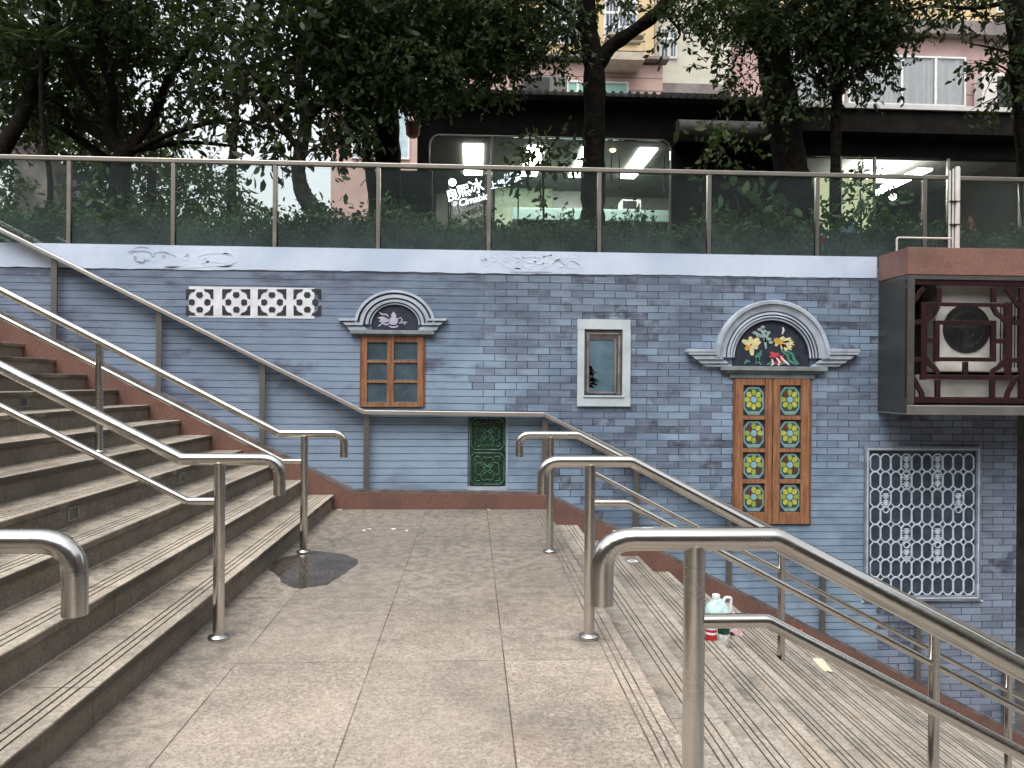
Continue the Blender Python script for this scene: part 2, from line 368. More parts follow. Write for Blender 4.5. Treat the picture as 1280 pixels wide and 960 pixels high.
M_frame = simple('white_window_frame', (.70, .72, .70), .45, var=.06)
M_green_glass = simple('green_window_glass', (.23, .45, .37), .15, var=.15, vscale=1.5)
M_curtain = simple('white_curtain_cloth', (.90, .93, .93), .8, var=.03)
M_inwall = simple('shop_back_wall', (.36, .35, .31), .8, var=.12, vscale=1.5)
M_ceil = simple('shop_ceiling', (.10, .10, .09), .8, var=.2)
M_counter = simple('pale_teal_counter', (.40, .56, .52), .5, var=.06)
M_rubber = simple('black_plastic', (.02, .02, .02), .45, var=.3)
def leafmat(name, a, b, trans=.25):
    t = NT(name); g = t.n('ShaderNodeNewGeometry'); r = g.outputs['Random Per Island']
    c = t.mix(r, a, b); c = t.mix(t.step(t.noise(1.1, 3), .4, .7, 0, .5), c, tuple(q*.55 for q in a))
    d = t.bsdf(c, .55, 0, None, **{'Specular IOR Level': .3}); tr = t.n('ShaderNodeBsdfTranslucent'); t.set(tr.inputs[0], t.mix(.5, c, (.14, .20, .03)))
    m = t.n('ShaderNodeMixShader'); t.set(m.inputs[0], trans); t.t.links.new(d, m.inputs[1]); t.t.links.new(tr.outputs[0], m.inputs[2])
    return t.done(m.outputs[0])
M_leaf = leafmat('dark_leaf', (.014, .030, .010), (.042, .068, .024), .22)
M_leaf2 = leafmat('mid_leaf', (.020, .044, .015), (.060, .10, .034), .26)
M_leaf3 = leafmat('hedge_leaf', (.025, .06, .028), (.085, .16, .06), .25)
M_leaf4 = leafmat('bright_leaf', (.03, .06, .018), (.07, .11, .035), .25)
M_leafr = leafmat('red_leaf', (.08, .025, .022), (.15, .05, .035), .25)
def glass_mat(name, tint, dirt=0.0, z0=0, z1=1, ior=1.45):
    t = NT(name); tr = t.n('ShaderNodeBsdfTransparent'); t.set(tr.inputs[0], tint)
    gl = t.n('ShaderNodeBsdfGlossy'); t.set(gl.inputs['Roughness'], .015); t.set(gl.inputs[0], (1, 1, 1, 1))
    fr = t.n('ShaderNodeFresnel'); t.set(fr.inputs[0], ior)
    m = t.n('ShaderNodeMixShader'); t.set(m.inputs[0], fr.outputs[0]); t.t.links.new(tr.outputs[0], m.inputs[1]); t.t.links.new(gl.outputs[0], m.inputs[2])
    if not dirt: return t.done(m.outputs[0])
    z = t.sep(t.pos())[2]
    d = t.n('ShaderNodeBsdfDiffuse'); t.set(d.inputs[0], (.20, .27, .27, 1))
    f = t.math('MULTIPLY', t.step(z, z0, z1, dirt, dirt*.3), t.step(t.noise(3, 6, .6), .3, .75, .6, 1.15))
    m2 = t.n('ShaderNodeMixShader'); t.set(m2.inputs[0], f); t.t.links.new(m.outputs[0], m2.inputs[1]); t.t.links.new(d.outputs[0], m2.inputs[2])
    return t.done(m2.outputs[0])
M_fglass = glass_mat('tinted_balustrade_glass', (.92, .95, .94, 1), .24, 2.68, 3.15)
M_clear = glass_mat('clear_window_glass', (1, 1, 1, 1))
M_sglass = glass_mat('shop_window_glass', (.95, .97, .96, 1))

# ================================================================== GROUND, STAIRS
WALL_Y = 8.0
SY0, SY1 = -4.0, 7.885
LOW = -.162*18
def gbox(name, mat, *a):
    return struct(MB().box(*a).build(name, mat))
gbox('lower_ground', M_pave, -120, 150, -140, 120, LOW-.5, LOW-.004)
UPZ = 2.66
gbox('planter_ground', M_soil, -16, 12, 8.32, 11.2, UPZ-.4, UPZ)
gbox('upper_ground', M_pave, -60, 70, 11.2, 90, UPZ-.4, UPZ-.02)
# landing
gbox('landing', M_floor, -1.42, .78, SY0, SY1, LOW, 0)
GROOVES = (.060, .095, .130)
def stair_profile(x0, dirx, tread, riser, n, up, nose=.018):
    """outline of a flight in x,z; dirx the way it runs, three anti-slip grooves behind each nosing"""
    pts = []
    g = .009; gd = .009
    def groove(nx, z, away):
        out = []
        for q in GROOVES:
            a, b = nx+away*(q-g/2), nx+away*(q+g/2)
            out += [(a, z), (a, z-gd), (b, z-gd), (b, z)]
        return out
    if up:
        for k in range(n):
            fx = x0+dirx*tread*k; z = riser*(k+1); nx = fx-dirx*nose
            pts += [(fx, z-riser), (fx, z-.034), (nx, z-.034), (nx-0*dirx, z-.004), (nx+dirx*.004, z)]
            pts += groove(nx, z, dirx)
            pts += [(fx+dirx*tread, z)]
    return pts
# upward flight (to the left)
N_UP = 18
pr = stair_profile(-1.408, -1, .305, .15, N_UP, True)
xe = -1.408-.305*N_UP
pr += [(-16, .15*N_UP), (-16, LOW), (-1.408, LOW)]
# de-duplicate
def dedup(ps):
    o = []
    for q in ps:
        if not o or abs(q[0]-o[-1][0])+abs(q[1]-o[-1][1]) > 1e-6: o.append(q)
    return o
struct(MB().prism(dedup(pr), SY0, SY1).build('upward_stairs', M_stair))
# downward flight (to the right): seen from the bottom it climbs towards the landing
N_DN = 17
xb = .78+.32*N_DN
pr = []
for k in range(N_DN, 0, -1):
    nx = .78+.32*k; z = -.162*k; fx = nx-.015
    pr += [(fx, z-.162), (fx, z-.036), (nx, z-.034), (nx, z-.004), (nx-.004, z)]
    for q in GROOVES:
        a, b = nx-(q-.005), nx-(q+.005); pr += [(a, z), (a, z-.010), (b, z-.010), (b, z)]
    pr += [(nx-.32, z)]
pr = [(xb, LOW)] + pr + [(.78, -.162), (.78, LOW)]
struct(MB().prism(dedup(pr), SY0, SY1).build('downward_stairs', M_low))
# grooves and nosing of the landing edge
mb = MB()
for q in GROOVES: mb.box(.78-q-.003, .78-q+.003, SY0, SY1-.15, .0012, .0022)
go = mb.build('landing_groove', simple('groove_dirt', (.12, .10, .083), .9, var=.6, vscale=4)); struct(go)
# puddle
mb = MB(); pts = []; NP = 90
for i in range(NP):
    a = 2*math.pi*i/NP
    r = 1+.045*math.sin(3*a+1)+.04*math.sin(5*a+.4)+.02*math.sin(9*a)+.012*math.sin(17*a+2)+rnd.uniform(-.014, .014)
    px, py = 391+51*r*math.cos(a)+5*math.sin(2*a), 711.5-22*r*math.sin(a)-5*math.cos(a)
    d = FW + RT*(px-640)/F_PX + UP*(480-py)/F_PX; tt = (.003-1.3)/d[2]; pts.append((d[0]*tt, d[1]*tt))
if sum(pts[i][0]*pts[(i+1) % NP][1]-pts[(i+1) % NP][0]*pts[i][1] for i in range(NP)) < 0: pts.reverse()
mb.add([(x, y, .003) for x, y in pts], [tuple(range(NP))])
t = NT('wet_puddle'); c = t.mix(t.step(t.noise(70, 3, .75), .40, .62), (.030, .025, .020), (.115, .095, .078))
c = t.mix(t.step(t.noise(3, 4), .4, .7, 0, .6), c, (.028, .024, .019))
struct(mb.build('puddle', t.done(t.bsdf(c, t.step(t.noise(6, 3), .35, .65, .06, .22), 0, t.bump(t.noise(70, 3), .0005), **{'Specular IOR Level': .12}))))
# red granite skirting that follows the stairs along the wall
def kerb_outline():
    up = [P(0, 393, 7.9), P(440, 615.5, 7.9), P(684, 619, 7.9), P(1260, 912, 7.9)]
    s = (up[0][1]-up[1][1])/(up[1][0]-up[0][0]); e = (up[2][1]-up[3][1])/(up[3][0]-up[2][0])
    a = (-9.0, up[1][1]+s*(up[1][0]+9.0)); b = (6.2, up[2][1]-e*(6.2-up[2][0]))
    return [a, up[1], up[2], b]
KO = kerb_outline()
mb = MB(); mb.prism(KO + [(KO[3][0], KO[3][1]-.9), (.9, -1.0), (-1.5, -1.0), (-9, KO[0][1]-1.6)], 7.88, 7.995)
struct(mb.build('kerb', M_red))
mb = MB()
for (a, b) in zip(KO[:-1], KO[1:]):
    mb.prism([(a[0], a[1]+.001), (b[0], b[1]+.001), (b[0], b[1]+.03), (a[0], a[1]+.03)], 7.91, 7.996)
struct(mb.build('kerb_ledge', M_ledge))

# ================================================================== RETAINING WALL WITH THE MURAL
WX1 = P(1271, 600, WALL_Y)[0]
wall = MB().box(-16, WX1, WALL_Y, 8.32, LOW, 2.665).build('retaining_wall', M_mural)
tag(wall, 'long blue retaining wall painted with a brick mural, below the glass fence', 'wall')
Wp = lambda x, y: P(x, y, WALL_Y)
def wpoly(mb, pts, d0, d1, mi=0):     # photo outline -> relief between d0 and d1 proud of the wall
    mb.prism([Wp(*q) for q in pts], WALL_Y-d1, WALL_Y-d0, mi); return mb
def wrect(mb, x0, y0, x1, y1, d0, d1, mi=0):
    (a, b), (c, d) = Wp((x0+x1)/2, y0), Wp((x0+x1)/2, y1); xa = Wp(x0, (y0+y1)/2)[0]; xb_ = Wp(x1, (y0+y1)/2)[0]
    mb.box(xa, xb_, WALL_Y-d1, WALL_Y-d0, d, b, mi); return mb
# white band with ragged lower edge
pts = []
zb0, zb1 = 2.428, 2.448
N = 190
for i in range(N+1):
    x = -9.0+(4.305+9.0)*i/N
    pts.append((x, zb0+(zb1-zb0)*(x+4)/8.3+.0045*rnd.uniform(-1, 1)+.004*math.sin(i*.13)))
band = MB().prism(pts+[(4.305, 2.672), (-9.0, 2.672)], WALL_Y-.008, WALL_Y-.0005).build('white_band', M_band, wall)
def ribbon(mb, pts, w, d0, d1, mi=0):
    """flat painted stroke along photo points, w in metres"""
    q = [Vector((Wp(*p)[0], Wp(*p)[1])) for p in pts]
    L, Rr = [], []
    for i in range(len(q)):
        a = q[max(i-1, 0)]; b = q[min(i+1, len(q)-1)]; dd = (b-a)
        if dd.length < 1e-9: dd = Vector((1, 0))
        dd.normalize(); n = Vector((-dd.y, dd.x)); ww = w*(.35+.65*math.sin(math.pi*min(max(i/(len(q)-1), .08), .92)))/2
        L.append(q[i]+n*ww); Rr.append(q[i]-n*ww)
    v = [(p.x, WALL_Y-d1, p.y) for p in L] + [(p.x, WALL_Y-d1, p.y) for p in Rr]
    m = len(q)
    mb.add(v, [(i, m+i, m+i+1, i+1) for i in range(m-1)], False, mi)
def spiral(cx, cy, r0, turns, a0, sgn=1, n=18, sq=.8):
    return [(cx+r0*(1-i/n*.85)*math.cos(a0+sgn*turns*2*math.pi*i/n), cy+sq*r0*(1-i/n*.85)*math.sin(a0+sgn*turns*2*math.pi*i/n)) for i in range(n+1)]
def arc(cx, cy, rx, ry, a0, a1, n=14): return [(cx+rx*math.cos(R_(a0+(a1-a0)*i/n)), cy-ry*math.sin(R_(a0+(a1-a0)*i/n))) for i in range(n+1)]
mb = MB(); D = (.008, .0105)
for s_ in [spiral(608, 329, 8, 1.3, 2, 1), spiral(617, 323, 6, 1.1, 4, -1), spiral(603, 325, 5, .9, 1, -1), spiral(700, 330, 8, 1.2, 3.3, 1), spiral(712, 331, 6, 1.2, 3.1, -1), spiral(725, 333, 5, 1.2, 2, 1), spiral(632, 323, 5, 1, 0, 1),
           arc(650, 322, 27, 14, 180, 275), arc(697, 333, 8, 8, 10, 170), arc(715, 334, 8, 9, 0, 165), [(636, 337), (650, 338.5), (670, 338.5), (685, 338)], arc(664, 322, 10, 6, 170, 340), arc(676, 324, 9, 6, 150, 330), arc(660, 329, 8, 4, 200, 350), arc(684, 326, 6, 7, 80, 300), arc(669, 333, 14, 3, 190, 350), spiral(690, 321, 4, 1, 1, 1), spiral(705, 322, 4, 1, 2, -1), [(640, 320), (650, 323), (662, 320), (675, 322), (690, 319)], arc(648, 331, 6, 5, 30, 300), arc(716, 325, 6, 3, 0, 180),
           [(190, 333), (205, 334.5), (235, 334), (262, 333)], arc(215, 328, 18, 6, 190, 350), spiral(232, 321, 6, 1, 0, 1), arc(270, 322, 22, 6, 20, 200), arc(275, 328, 18, 6, 190, 350), arc(284, 324, 12, 7, 300, 480), spiral(258, 326, 7, 1.1, 2), arc(268, 331, 16, 4, 10, 170), arc(280, 330, 14, 3, 180, 360)]:
    ribbon(mb, s_, .020, *D)
mb.build('white_scrollwork', M_scroll, band)
mb = MB()
for s_ in [arc(177, 319, 14, 5, 15, 170), arc(202, 321, 11, 6, 5, 150), spiral(191, 319, 3, .8, 0), spiral(206, 321, 3, 1, 2), arc(177, 312, 10, 3, 20, 160), arc(176, 322, 8, 6, 200, 330), arc(185, 320, 6, 6, 210, 300), spiral(170, 322, 3, 1, 1), [(160, 316), (166, 313), (172, 314)], [(206, 315), (215, 318), (221, 321)], spiral(235, 319, 2.6, 1, 1), arc(178, 325, 5, 4, 190, 320)]:
    ribbon(mb, s_, .010, .0108, .0112)
for s_ in [[(636, 340), (655, 340.8), (690, 340.5)], arc(697, 334.5, 8, 8, 30, 150), arc(715, 335.5, 8, 9, 20, 150)]: ribbon(mb, s_, .008, .0108, .0112)
mb.build('dark_scrollwork', simple('grey_line_paint', (.32, .37, .48), .6, var=.3), band)

# football-like lattice vent, left
vent = MB(); wrect(vent, 236, 359, 393, 397.5, .0005, .004)
vent = vent.build('lattice_vent', M_white, wall)
mb = MB()
def vtile(mb, x0, x1, y0, y1):
    w, h = x1-x0, y1-y0; U = lambda a, b: (x0+w*a+rnd.uniform(-.25, .25), y0+h*b+rnd.uniform(-.25, .25))
    d = (.0045, .007)
    for sx in (0, 1):
        for sy in (0, 1):
            f = lambda a, b: U(a if sx == 0 else 1-a, b if sy == 0 else 1-b)
            wpoly(mb, [f(0, 0), f(.36, 0), f(.30, .10), f(.20, .13), f(.12, .22), f(.10, .34), f(0, .40)], *d)
    for k in range(4):
        c, s = [(1, 0), (0, 1), (-1, 0), (0, -1)][k]
        g = lambda a, b: U(.5+c*a-s*b, .5+s*a+c*b)
        wpoly(mb, [g(.17, -.07), g(.26, -.13), g(.385, -.09), g(.385, .09), g(.26, .13), g(.17, .07)], *d)
for x0, x1 in ((232.5, 267), (278, 313), (322.5, 358), (367, 401.5)): vtile(mb, x0, x1, 361.5, 394.5)
mb.build('lattice_pattern', M_black, vent)

# moulded arch: stepped section swept round
def arch(cx, cy, rings, depth, sq, mb, n=40):
    """rings: list of (radius in photo px, depth in m, material)"""
    X, Z = Wp(cx, cy); k = 1/(F_PX/ WALL_Y)
    for (r0, d0, r1, d1, mi) in rings:
        v = []
        for i in range(n+1):
            a = math.pi*i/n
            for r, d in ((r0, d0), (r1, d1)):
                v.append((X+r*k*math.cos(a), WALL_Y-d, Z+r*k*sq*math.sin(a)))
        mb.add(v, [(2*i, 2*i+1, 2*i+3, 2*i+2)[::-1] for i in range(n)], True, mi)
def ringset(seq):
    out = []
    for (a, b) in zip(seq[:-1], seq[1:]): out.append((a[0], a[1], b[0], b[1], b[2]))
    return out

# ---- small arched window
win = MB()
FR = .022
for (x0, y0, x1, y1, mi) in [(452.5, 420, 459, 508.5, 0), (484, 420, 492.5, 508.5, 0), (522, 420, 529, 508.5, 0), (459, 503, 484, 508.5, 0), (492.5, 503, 522, 508.5, 0), (459, 420, 484, 428, 1), (492.5, 420, 522, 428, 1)]:
    wrect(win, x0, y0, x1, y1, .0005, FR, mi)
for y in (450.5, 475.5):
    wrect(win, 459, y, 484, y+3, .0005, FR-.004, 0); wrect(win, 492.5, y, 522, y+3, .0005, FR-.004, 0)
wrect(win, 488, 421, 489, 508, FR, FR+.002, 1); wrect(win, 450, 420, 452.5, 508.5, .0005, .012, 1); wrect(win, 529, 420, 531.5, 508.5, .0005, .012, 1)
win = win.build('arched_window', [M_wood, M_woodd], wall, bevel=.002)
for x0, x1 in ((459, 484), (492.5, 522)):
    for y0, y1 in ((428, 450.5), (453.5, 475.5), (478.5, 503)):
        mb = MB(); wrect(mb, x0, y0, x1, y1, .0005, .006)
        if x0 > 480 and y0 > 440: ribbon(mb, [(503, y1-8), (508, y1-13), (513, y1-17)], .008, .006, .0065, 1)
        ribbon(mb, [(x0+1, y1-.8), ((x0+x1)/2, y1-.7), (x1-1, y1-.8)], .010, .006, .0066, 1)
        mb.build('pane', [M_pane, M_pane2], win)
def pediment(cx, cy, seq, sq, cornice, lint, wing_mats):
    mb = MB(); arch(cx, cy, ringset(seq), 0, sq, mb)
    for (pts, d) in cornice: wpoly(mb, pts, .0005, d, 0)
    return mb
S0 = [(49.5, .0005, 0), (49.5, .050, 0), (46, .052, 0), (45.5, .030, 1), (43.5, .030, 1), (43, .042, 0), (38.5, .044, 0), (38, .022, 1), (36.5, .022, 1), (36, .036, 0), (32.5, .034, 0), (32, .018, 1), (30.8, .018, 1), (30.5, .028, 0), (29, .024, 0), (28.8, .004, 1)]
mb = MB(); arch(494, 406, ringset(S0), 0, .86, mb)
for side in (-1, 1):
    X = lambda a: 491.5+side*a
    for (a0, a1, b0_, b1_, y0, y1, d, mi) in [(46, 68, 44, 66, 398.6, 401.4, .060, 0), (44, 66, 41, 62, 401.4, 403.6, .050, 1), (41, 62, 37, 58.5, 403.6, 406.8, .050, 0), (37, 58, 36, 57, 406.8, 408.6, .036, 1), (36, 57, 31, 54, 408.6, 413.1, .036, 0)]:
        wpoly(mb, [(X(a0), y0), (X(a1), y0), (X(b1_), y1), (X(b0_), y1)], .0005, d, mi)
mb.build('pediment', [M_arch, M_archd], win)
mb = MB(); wrect(mb, 439, 413.2, 543, 418, .0005, .06, 0); wrect(mb, 446, 418, 537, 420, .0005, .035, 0); mb.build('lintel', M_lintel, win, bevel=.003)
mb = MB(); wpoly(mb, [(494+29*math.cos(math.pi*i/24), 406-25*math.sin(math.pi*i/24)) for i in range(25)]+[(465, 413), (523, 413)], .0005, .004); mb.build('tympanum', M_navy, win)
mb = MB()
d = (.0042, .009)
wpoly(mb, [(487, 398), (486.5, 403), (489, 406), (495, 406), (497.5, 402), (497, 398), (494.5, 396.5), (495.5, 394), (492, 389.5), (489, 393.5), (489.5, 396.5)], *d)
wpoly(mb, [(486, 399), (479, 395.5), (471.5, 397), (476, 399.5), (473.5, 402), (480, 403.5), (486, 402)], *d)
for s_ in [[(474, 390), (478, 393), (483, 393), (486, 396)], [(473, 408), (478, 404), (483, 406), (487, 404)], [(497, 399), (501, 397), (503, 400), (499, 404), (505, 403), (509, 402), (505, 406)], arc(492, 406.5, 6, 2.5, 190, 350)]:
    ribbon(mb, s_, .017, .0042, .009)
mb.build('emblem', M_lilac, win)

# ---- small framed window in the middle
sw = MB()
for (x0, y0, x1, y1) in [(721.5, 399.5, 787.5, 412), (721, 495.5, 787.5, 508), (721.5, 412, 730, 495.5), (777.5, 412, 787.5, 495.5)]: wrect(sw, x0, y0, x1, y1, .0005, .03)
wrect(sw, 728.5, 494.4, 779, 496.6, .03, .042)
sw = sw.build('square_window', M_stone, wall, bevel=.003)
mb = MB(); wpoly(mb, [(730, 412), (777.5, 412), (772, 425), (736, 425)], .0005, .010, 0); wpoly(mb, [(730, 412), (736, 425), (735.5, 491), (730, 495.5)], .0005, .012, 0); wpoly(mb, [(777.5, 412), (777.5, 495.5), (770, 491), (772, 425)], .0005, .014, 0)
wrect(mb, 733, 416, 774, 418, .010, .016, 1); wrect(mb, 733.6, 418, 736, 491, .0125, .018, 1); wrect(mb, 767.5, 424, 770, 491, .0145, .020, 1); wrect(mb, 772, 420, 774.5, 493, .0145, .020, 1); wrect(mb, 735, 489.6, 771, 491.6, .006, .018, 1)
mb.build('jamb', [M_jamb, M_jamb2], sw)
mb = MB(); wrect(mb, 735.8, 424.8, 770, 491, .0005, .005); mb.build('pane', M_pane2, sw)
mb = MB()
for i in range(16):
    a = rnd.uniform(-.3, 1.1); r = rnd.uniform(4, 13); bx, by = 736, 484-i*1.7
    ribbon(mb, [(bx, by), (bx+r*.5*math.cos(a), by-r*.4*math.sin(a)), (bx+r*math.cos(a*.5), by-r*.3*math.sin(a)+2)], .03, .0052, .0056)
mb.build('plant_reflection', simple('painted_plant_reflection', (.025, .045, .05), .5), sw)
mb = MB(); ribbon(mb, [(768, 456), (768.8, 461), (768, 468)], .014, .0205, .022); mb.build('latch', M_jamb2, sw)

# ---- stained-glass door with the goldfish pediment
door = MB()
wrect(door, 915.5, 473, 918, 654.5, .0005, .014, 1); wrect(door, 1010.5, 473, 1013.5, 655, .0005, .014, 1)
leafs = []
rows = [(481.5, 519.5), (524.5, 560.5), (565, 599), (604, 640)]
for (a, b, pa, pb) in [(918, 963.6, 927.5, 955.5), (965.2, 1010.5, 973.5, 1000)]:
    wrect(door, a, 473.5, pa, 654.5, .0005, .024); wrect(door, pb, 473.5, b, 654.5, .0005, .024)
    ys = [473.5]+[q for r in rows for q in r]+[654.5]
    for i in range(0, len(ys), 2): wrect(door, pa, ys[i], pb, ys[i+1], .0005, .022)
    wrect(door, pa-1.4, 479.5, pa, 641.5, .024, .029); 
wrect(door, 963.6, 473.5, 965.2, 654.5, .0005, .012, 1); wrect(door, 958, 474, 959, 654, .024, .026, 1)
door = door.build('stained_glass_door', [M_wood, M_woodd], wall, bevel=.002)
def petal(cx, cy, a, r0, r1, w):
    c, s = math.cos(a), math.sin(a); f = lambda u, v: (cx+u*c-v*s, cy+(u*s+v*c)*1.1)
    return [f(r0, -w*.45), f((r0+r1)*.52, -w), f(r1*.93, -w*.62), f(r1, 0), f(r1*.93, w*.62), f((r0+r1)*.52, w), f(r0, w*.45)]
for (pa, pb) in ((927.5, 955.5), (973.5, 1000)):
    for (y0, y1) in rows:
        mb = MB(); cx, cy = (pa+pb)/2+.3, (y0+y1)/2+.5
        wrect(mb, pa, y0, pb, y1, .0005, .004, 0)
        ow, oh = (pb-pa)/2-1.3, (y1-y0)/2-1.5
        octo = lambda k: [(cx+sx*ow*k*(1 if q else .52), cy+sy*oh*k*(.55 if q else 1)) for sx, sy, q in ((1,-1,1),(1,1,1),(1,1,0),(-1,1,0),(-1,1,1),(-1,-1,1),(-1,-1,0),(1,-1,0))]
        wpoly(mb, octo(1), .004, .006, 1); 
        # leaded border: darker inner field
        wpoly(mb, octo(.86), .006, .0068, 7)
        wpoly(mb, [(cx-7, y1-5.5), (cx+7, y1-5.5), (cx+4.5, y1-1.7), (cx-4.5, y1-1.7)], .0068, .008, 1)
        for k in range(8):
            col = [3, 4, 3, 2, 3, 4, 3, 2][k] if rnd.random() < .85 else 2
            wpoly(mb, petal(cx, cy-1.5, math.pi/4*k, 4.6, 11.6, 3.05), .0068, .009, col)
        wpoly(mb, [(cx+3.7*math.cos(i*math.pi/6), cy-1.5+3.9*math.sin(i*math.pi/6)) for i in range(12)], .0068, .010, 5)
        mb.build('stained_pane', [M_navy, M_teal, M_yel, M_lime, M_brn, M_cen, M_navy, M_dkteal], door)
S1 = [(72.5, .0005, 0), (72.5, .070, 0), (71, .075, 0), (67.5, .075, 0), (67, .058, 0), (66, .060, 0), (63, .050, 0), (59, .044, 0), (57, .040, 1), (56.2, .050, 0), (54.5, .052, 0), (54, .036, 1), (53.2, .036, 1), (52.8, .046, 0), (51, .048, 0), (50.6, .030, 1), (49.8, .030, 1), (49.4, .040, 0), (47.5, .036, 0), (47.2, .005, 1)]
mb = MB(); arch(963.5, 447.5, [(a*1.02, b, c*1.02, d_, m_) for a, b, c, d_, m_ in ringset(S1)], 0, .99, mb, 56)
for side in (-1, 1):
    X = lambda a: 963.5+side*a
    for (a0, a1, b0_, b1_, y0, y1, d_, mi) in [(72, 106, 71, 107, 436.5, 440, .088, 0), (70.5, 107, 69, 104, 440, 443.6, .082, 0), (69, 103, 67, 101, 443.6, 444.8, .070, 1), (66, 101, 61, 96, 444.8, 449.4, .070, 0), (61, 95, 59, 93.5, 449.4, 450.6, .056, 1), (59, 93.5, 54.5, 89, 450.6, 454.4, .056, 0), (54.5, 88.5, 53, 87, 454.4, 455.4, .042, 1), (53, 87, 49.5, 83, 455.4, 458.2, .042, 0)]:
        wpoly(mb, [(X(a0), y0), (X(a1), y0), (X(b1_), y1), (X(b0_), y1)], .0005, d_, mi)
mb.build('pediment', [M_arch, M_archd], door)
mb = MB(); wrect(mb, 899, 458.2, 1031, 463.5, .0005, .075); wrect(mb, 905, 463.5, 1022, 466.5, .0005, .05); wrect(mb, 911, 466.5, 1017, 473, .0005, .026); mb.build('lintel', M_lintel, door, bevel=.003)
mb = MB(); wpoly(mb, [(963.5+48.3*math.cos(math.pi*i/32), 447.5-47*math.sin(math.pi*i/32)) for i in range(33)]+[(915, 458.2), (1012, 458.2)], .0005, .005); mb.build('tympanum', M_navy, door)
mb = MB(); D1 = (.0052, .010)
def fish(mb, cx, cy, a, s, m1, m2):
    c, si = math.cos(a), math.sin(a); f = lambda u, v: (cx+s*(u*c-v*si), cy+s*(u*si+v*c))
    wpoly(mb, [f(-8, 0), f(-5, -3.5), f(0, -4.5), f(5, -2.5), f(7, 0), f(4, 3), f(-2, 4), f(-6, 2.5)], D1[0], .013, m1)
    for (b, l, w) in ((-.75, 15, 3.2), (-.3, 18, 3.4), (.15, 17, 3.4), (.6, 14, 3.2), (1.0, 10, 2.6)):
        cb, sb = math.cos(b), math.sin(b); g = lambda u, v: f(4+u*cb-v*sb, u*sb+v*cb)
        wpoly(mb, [g(0, -1), g(l*.5, -w), g(l, -w*.5), g(l*.86, .2), g(l*1.05, w*.8), g(l*.5, w), g(0, 1)], D1[0], .011 if b > 0 else .012, m2)
    wpoly(mb, [f(-1, -4), f(3, -9), f(7, -8), f(5, -5), f(4, -3)], D1[0], .012, m2)
    wpoly(mb, [f(-4, 3), f(-3, 8), f(0, 7), f(1, 4)], D1[0], .012, m2)
fish(mb, 973, 427, .35, .9, 0, 1)
fish(mb, 966.5, 444, .75, .72, 2, 2)
for k in range(6):     # cream flower-tailed fish, left
    wpoly(mb, petal(938.5, 431, 2*math.pi*k/6+.4, 1, 12.5 if k % 2 else 9.5, 3), D1[0], .011+.0005*k, 1 if k != 2 else 0)
wpoly(mb, [(940, 428), (947, 425), (951, 428), (947, 432), (941, 433)], D1[0], .015, 1)
for s_ in [[(950, 412), (954, 417), (956, 425), (957, 436)], [(945, 416), (950, 420), (955, 421)], [(960, 417), (957, 423), (956, 428)], [(944, 455), (948, 449), (944, 446), (949, 441)], [(951, 456), (946, 450), (950, 443), (951, 438)], [(976, 438), (984, 444), (986, 451), (996, 456)], [(980, 436), (990, 443), (993, 451), (998, 455)], [(958, 456), (966, 452), (974, 455), (984, 453)], [(930, 455), (933, 451), (937, 452)]]:
    ribbon(mb, s_, .034, D1[0], .0105, 4 if s_[0][1] > 430 else 5)
for (x, y) in [(943, 416), (949, 412), (955, 414), (960, 416), (947, 419), (956, 420), (961, 424), (953, 409), (963, 428)]:
    wpoly(mb, [(x+2.8*math.cos(i*math.pi/4), y+2*math.sin(i*math.pi/4)) for i in range(8)], D1[0], .012, 5)
for s_ in [[(970, 447), (974, 453), (972, 457)], [(964, 449), (966, 455), (963, 457)], [(975, 446), (981, 452), (986, 456)], [(977, 418), (979, 413), (978, 409)]]: ribbon(mb, s_, .024, D1[0], .0125, 3)
mb.build('goldfish_relief', [M_gold, M_pale, M_pink, M_fwhite, M_weed, M_weed2], door)

# ---- painted lattice window, right
gr = MB()
wrect(gr, 1079, 557.5, 1224, 563.5, .0005, .03); wrect(gr, 1079, 744, 1224, 750.5, .0005, .03); wrect(gr, 1079, 563.5, 1084.6, 744, .0005, .03); wrect(gr, 1218, 563.5, 1224, 744, .0005, .03)
for (x0, y0, x1, y1) in [(1083, 560.5, 1220, 562), (1083, 746, 1220, 747.6), (1081.5, 560.5, 1083, 747), (1220, 560.5, 1221.6, 747)]: wrect(gr, x0, y0, x1, y1, .03, .034, 1)
wrect(gr, 1076, 750.5, 1228, 752.5, .0005, .012, 1)
gr = gr.build('window_grille', [M_gframe, M_chalk], wall, bevel=.003)
mb = MB(); wrect(mb, 1084.6, 563.5, 1218, 744, .0005, .004); mb.build('backing', M_grille_bg, gr)
mb = MB(); NX, NZ = 10, 8
gx0, gx1, gy0, gy1 = 1087, 1216.5, 567.5, 743
def octring(mb, cx, cy, hw, hh, t_, d0, d1):
    def oc(w, h): ch = .60*w; return [(cx-w+ch, cy-h), (cx+w-ch, cy-h), (cx+w, cy-h+ch*1.1), (cx+w, cy+h-ch*1.1), (cx+w-ch, cy+h), (cx-w+ch, cy+h), (cx-w, cy+h-ch*1.1), (cx-w, cy-h+ch*1.1)]
    A, B = [Wp(*q) for q in oc(hw, hh)], [Wp(*q) for q in oc(hw-t_, hh-t_)]
    v = [(x, WALL_Y-d1, z) for x, z in A]+[(x, WALL_Y-d1, z) for x, z in B]+[(x, WALL_Y-d0, z) for x, z in A]+[(x, WALL_Y-d0, z) for x, z in B]
    fs = []
    for i in range(8):
        j = (i+1) % 8; fs += [(i, 8+i, 8+j, j), (16+i, i, j, 16+j), (8+i, 24+i, 24+j, 8+j)]
    mb.add(v, fs)
dx, dy = (gx1-gx0)/NX, (gy1-gy0)/NZ
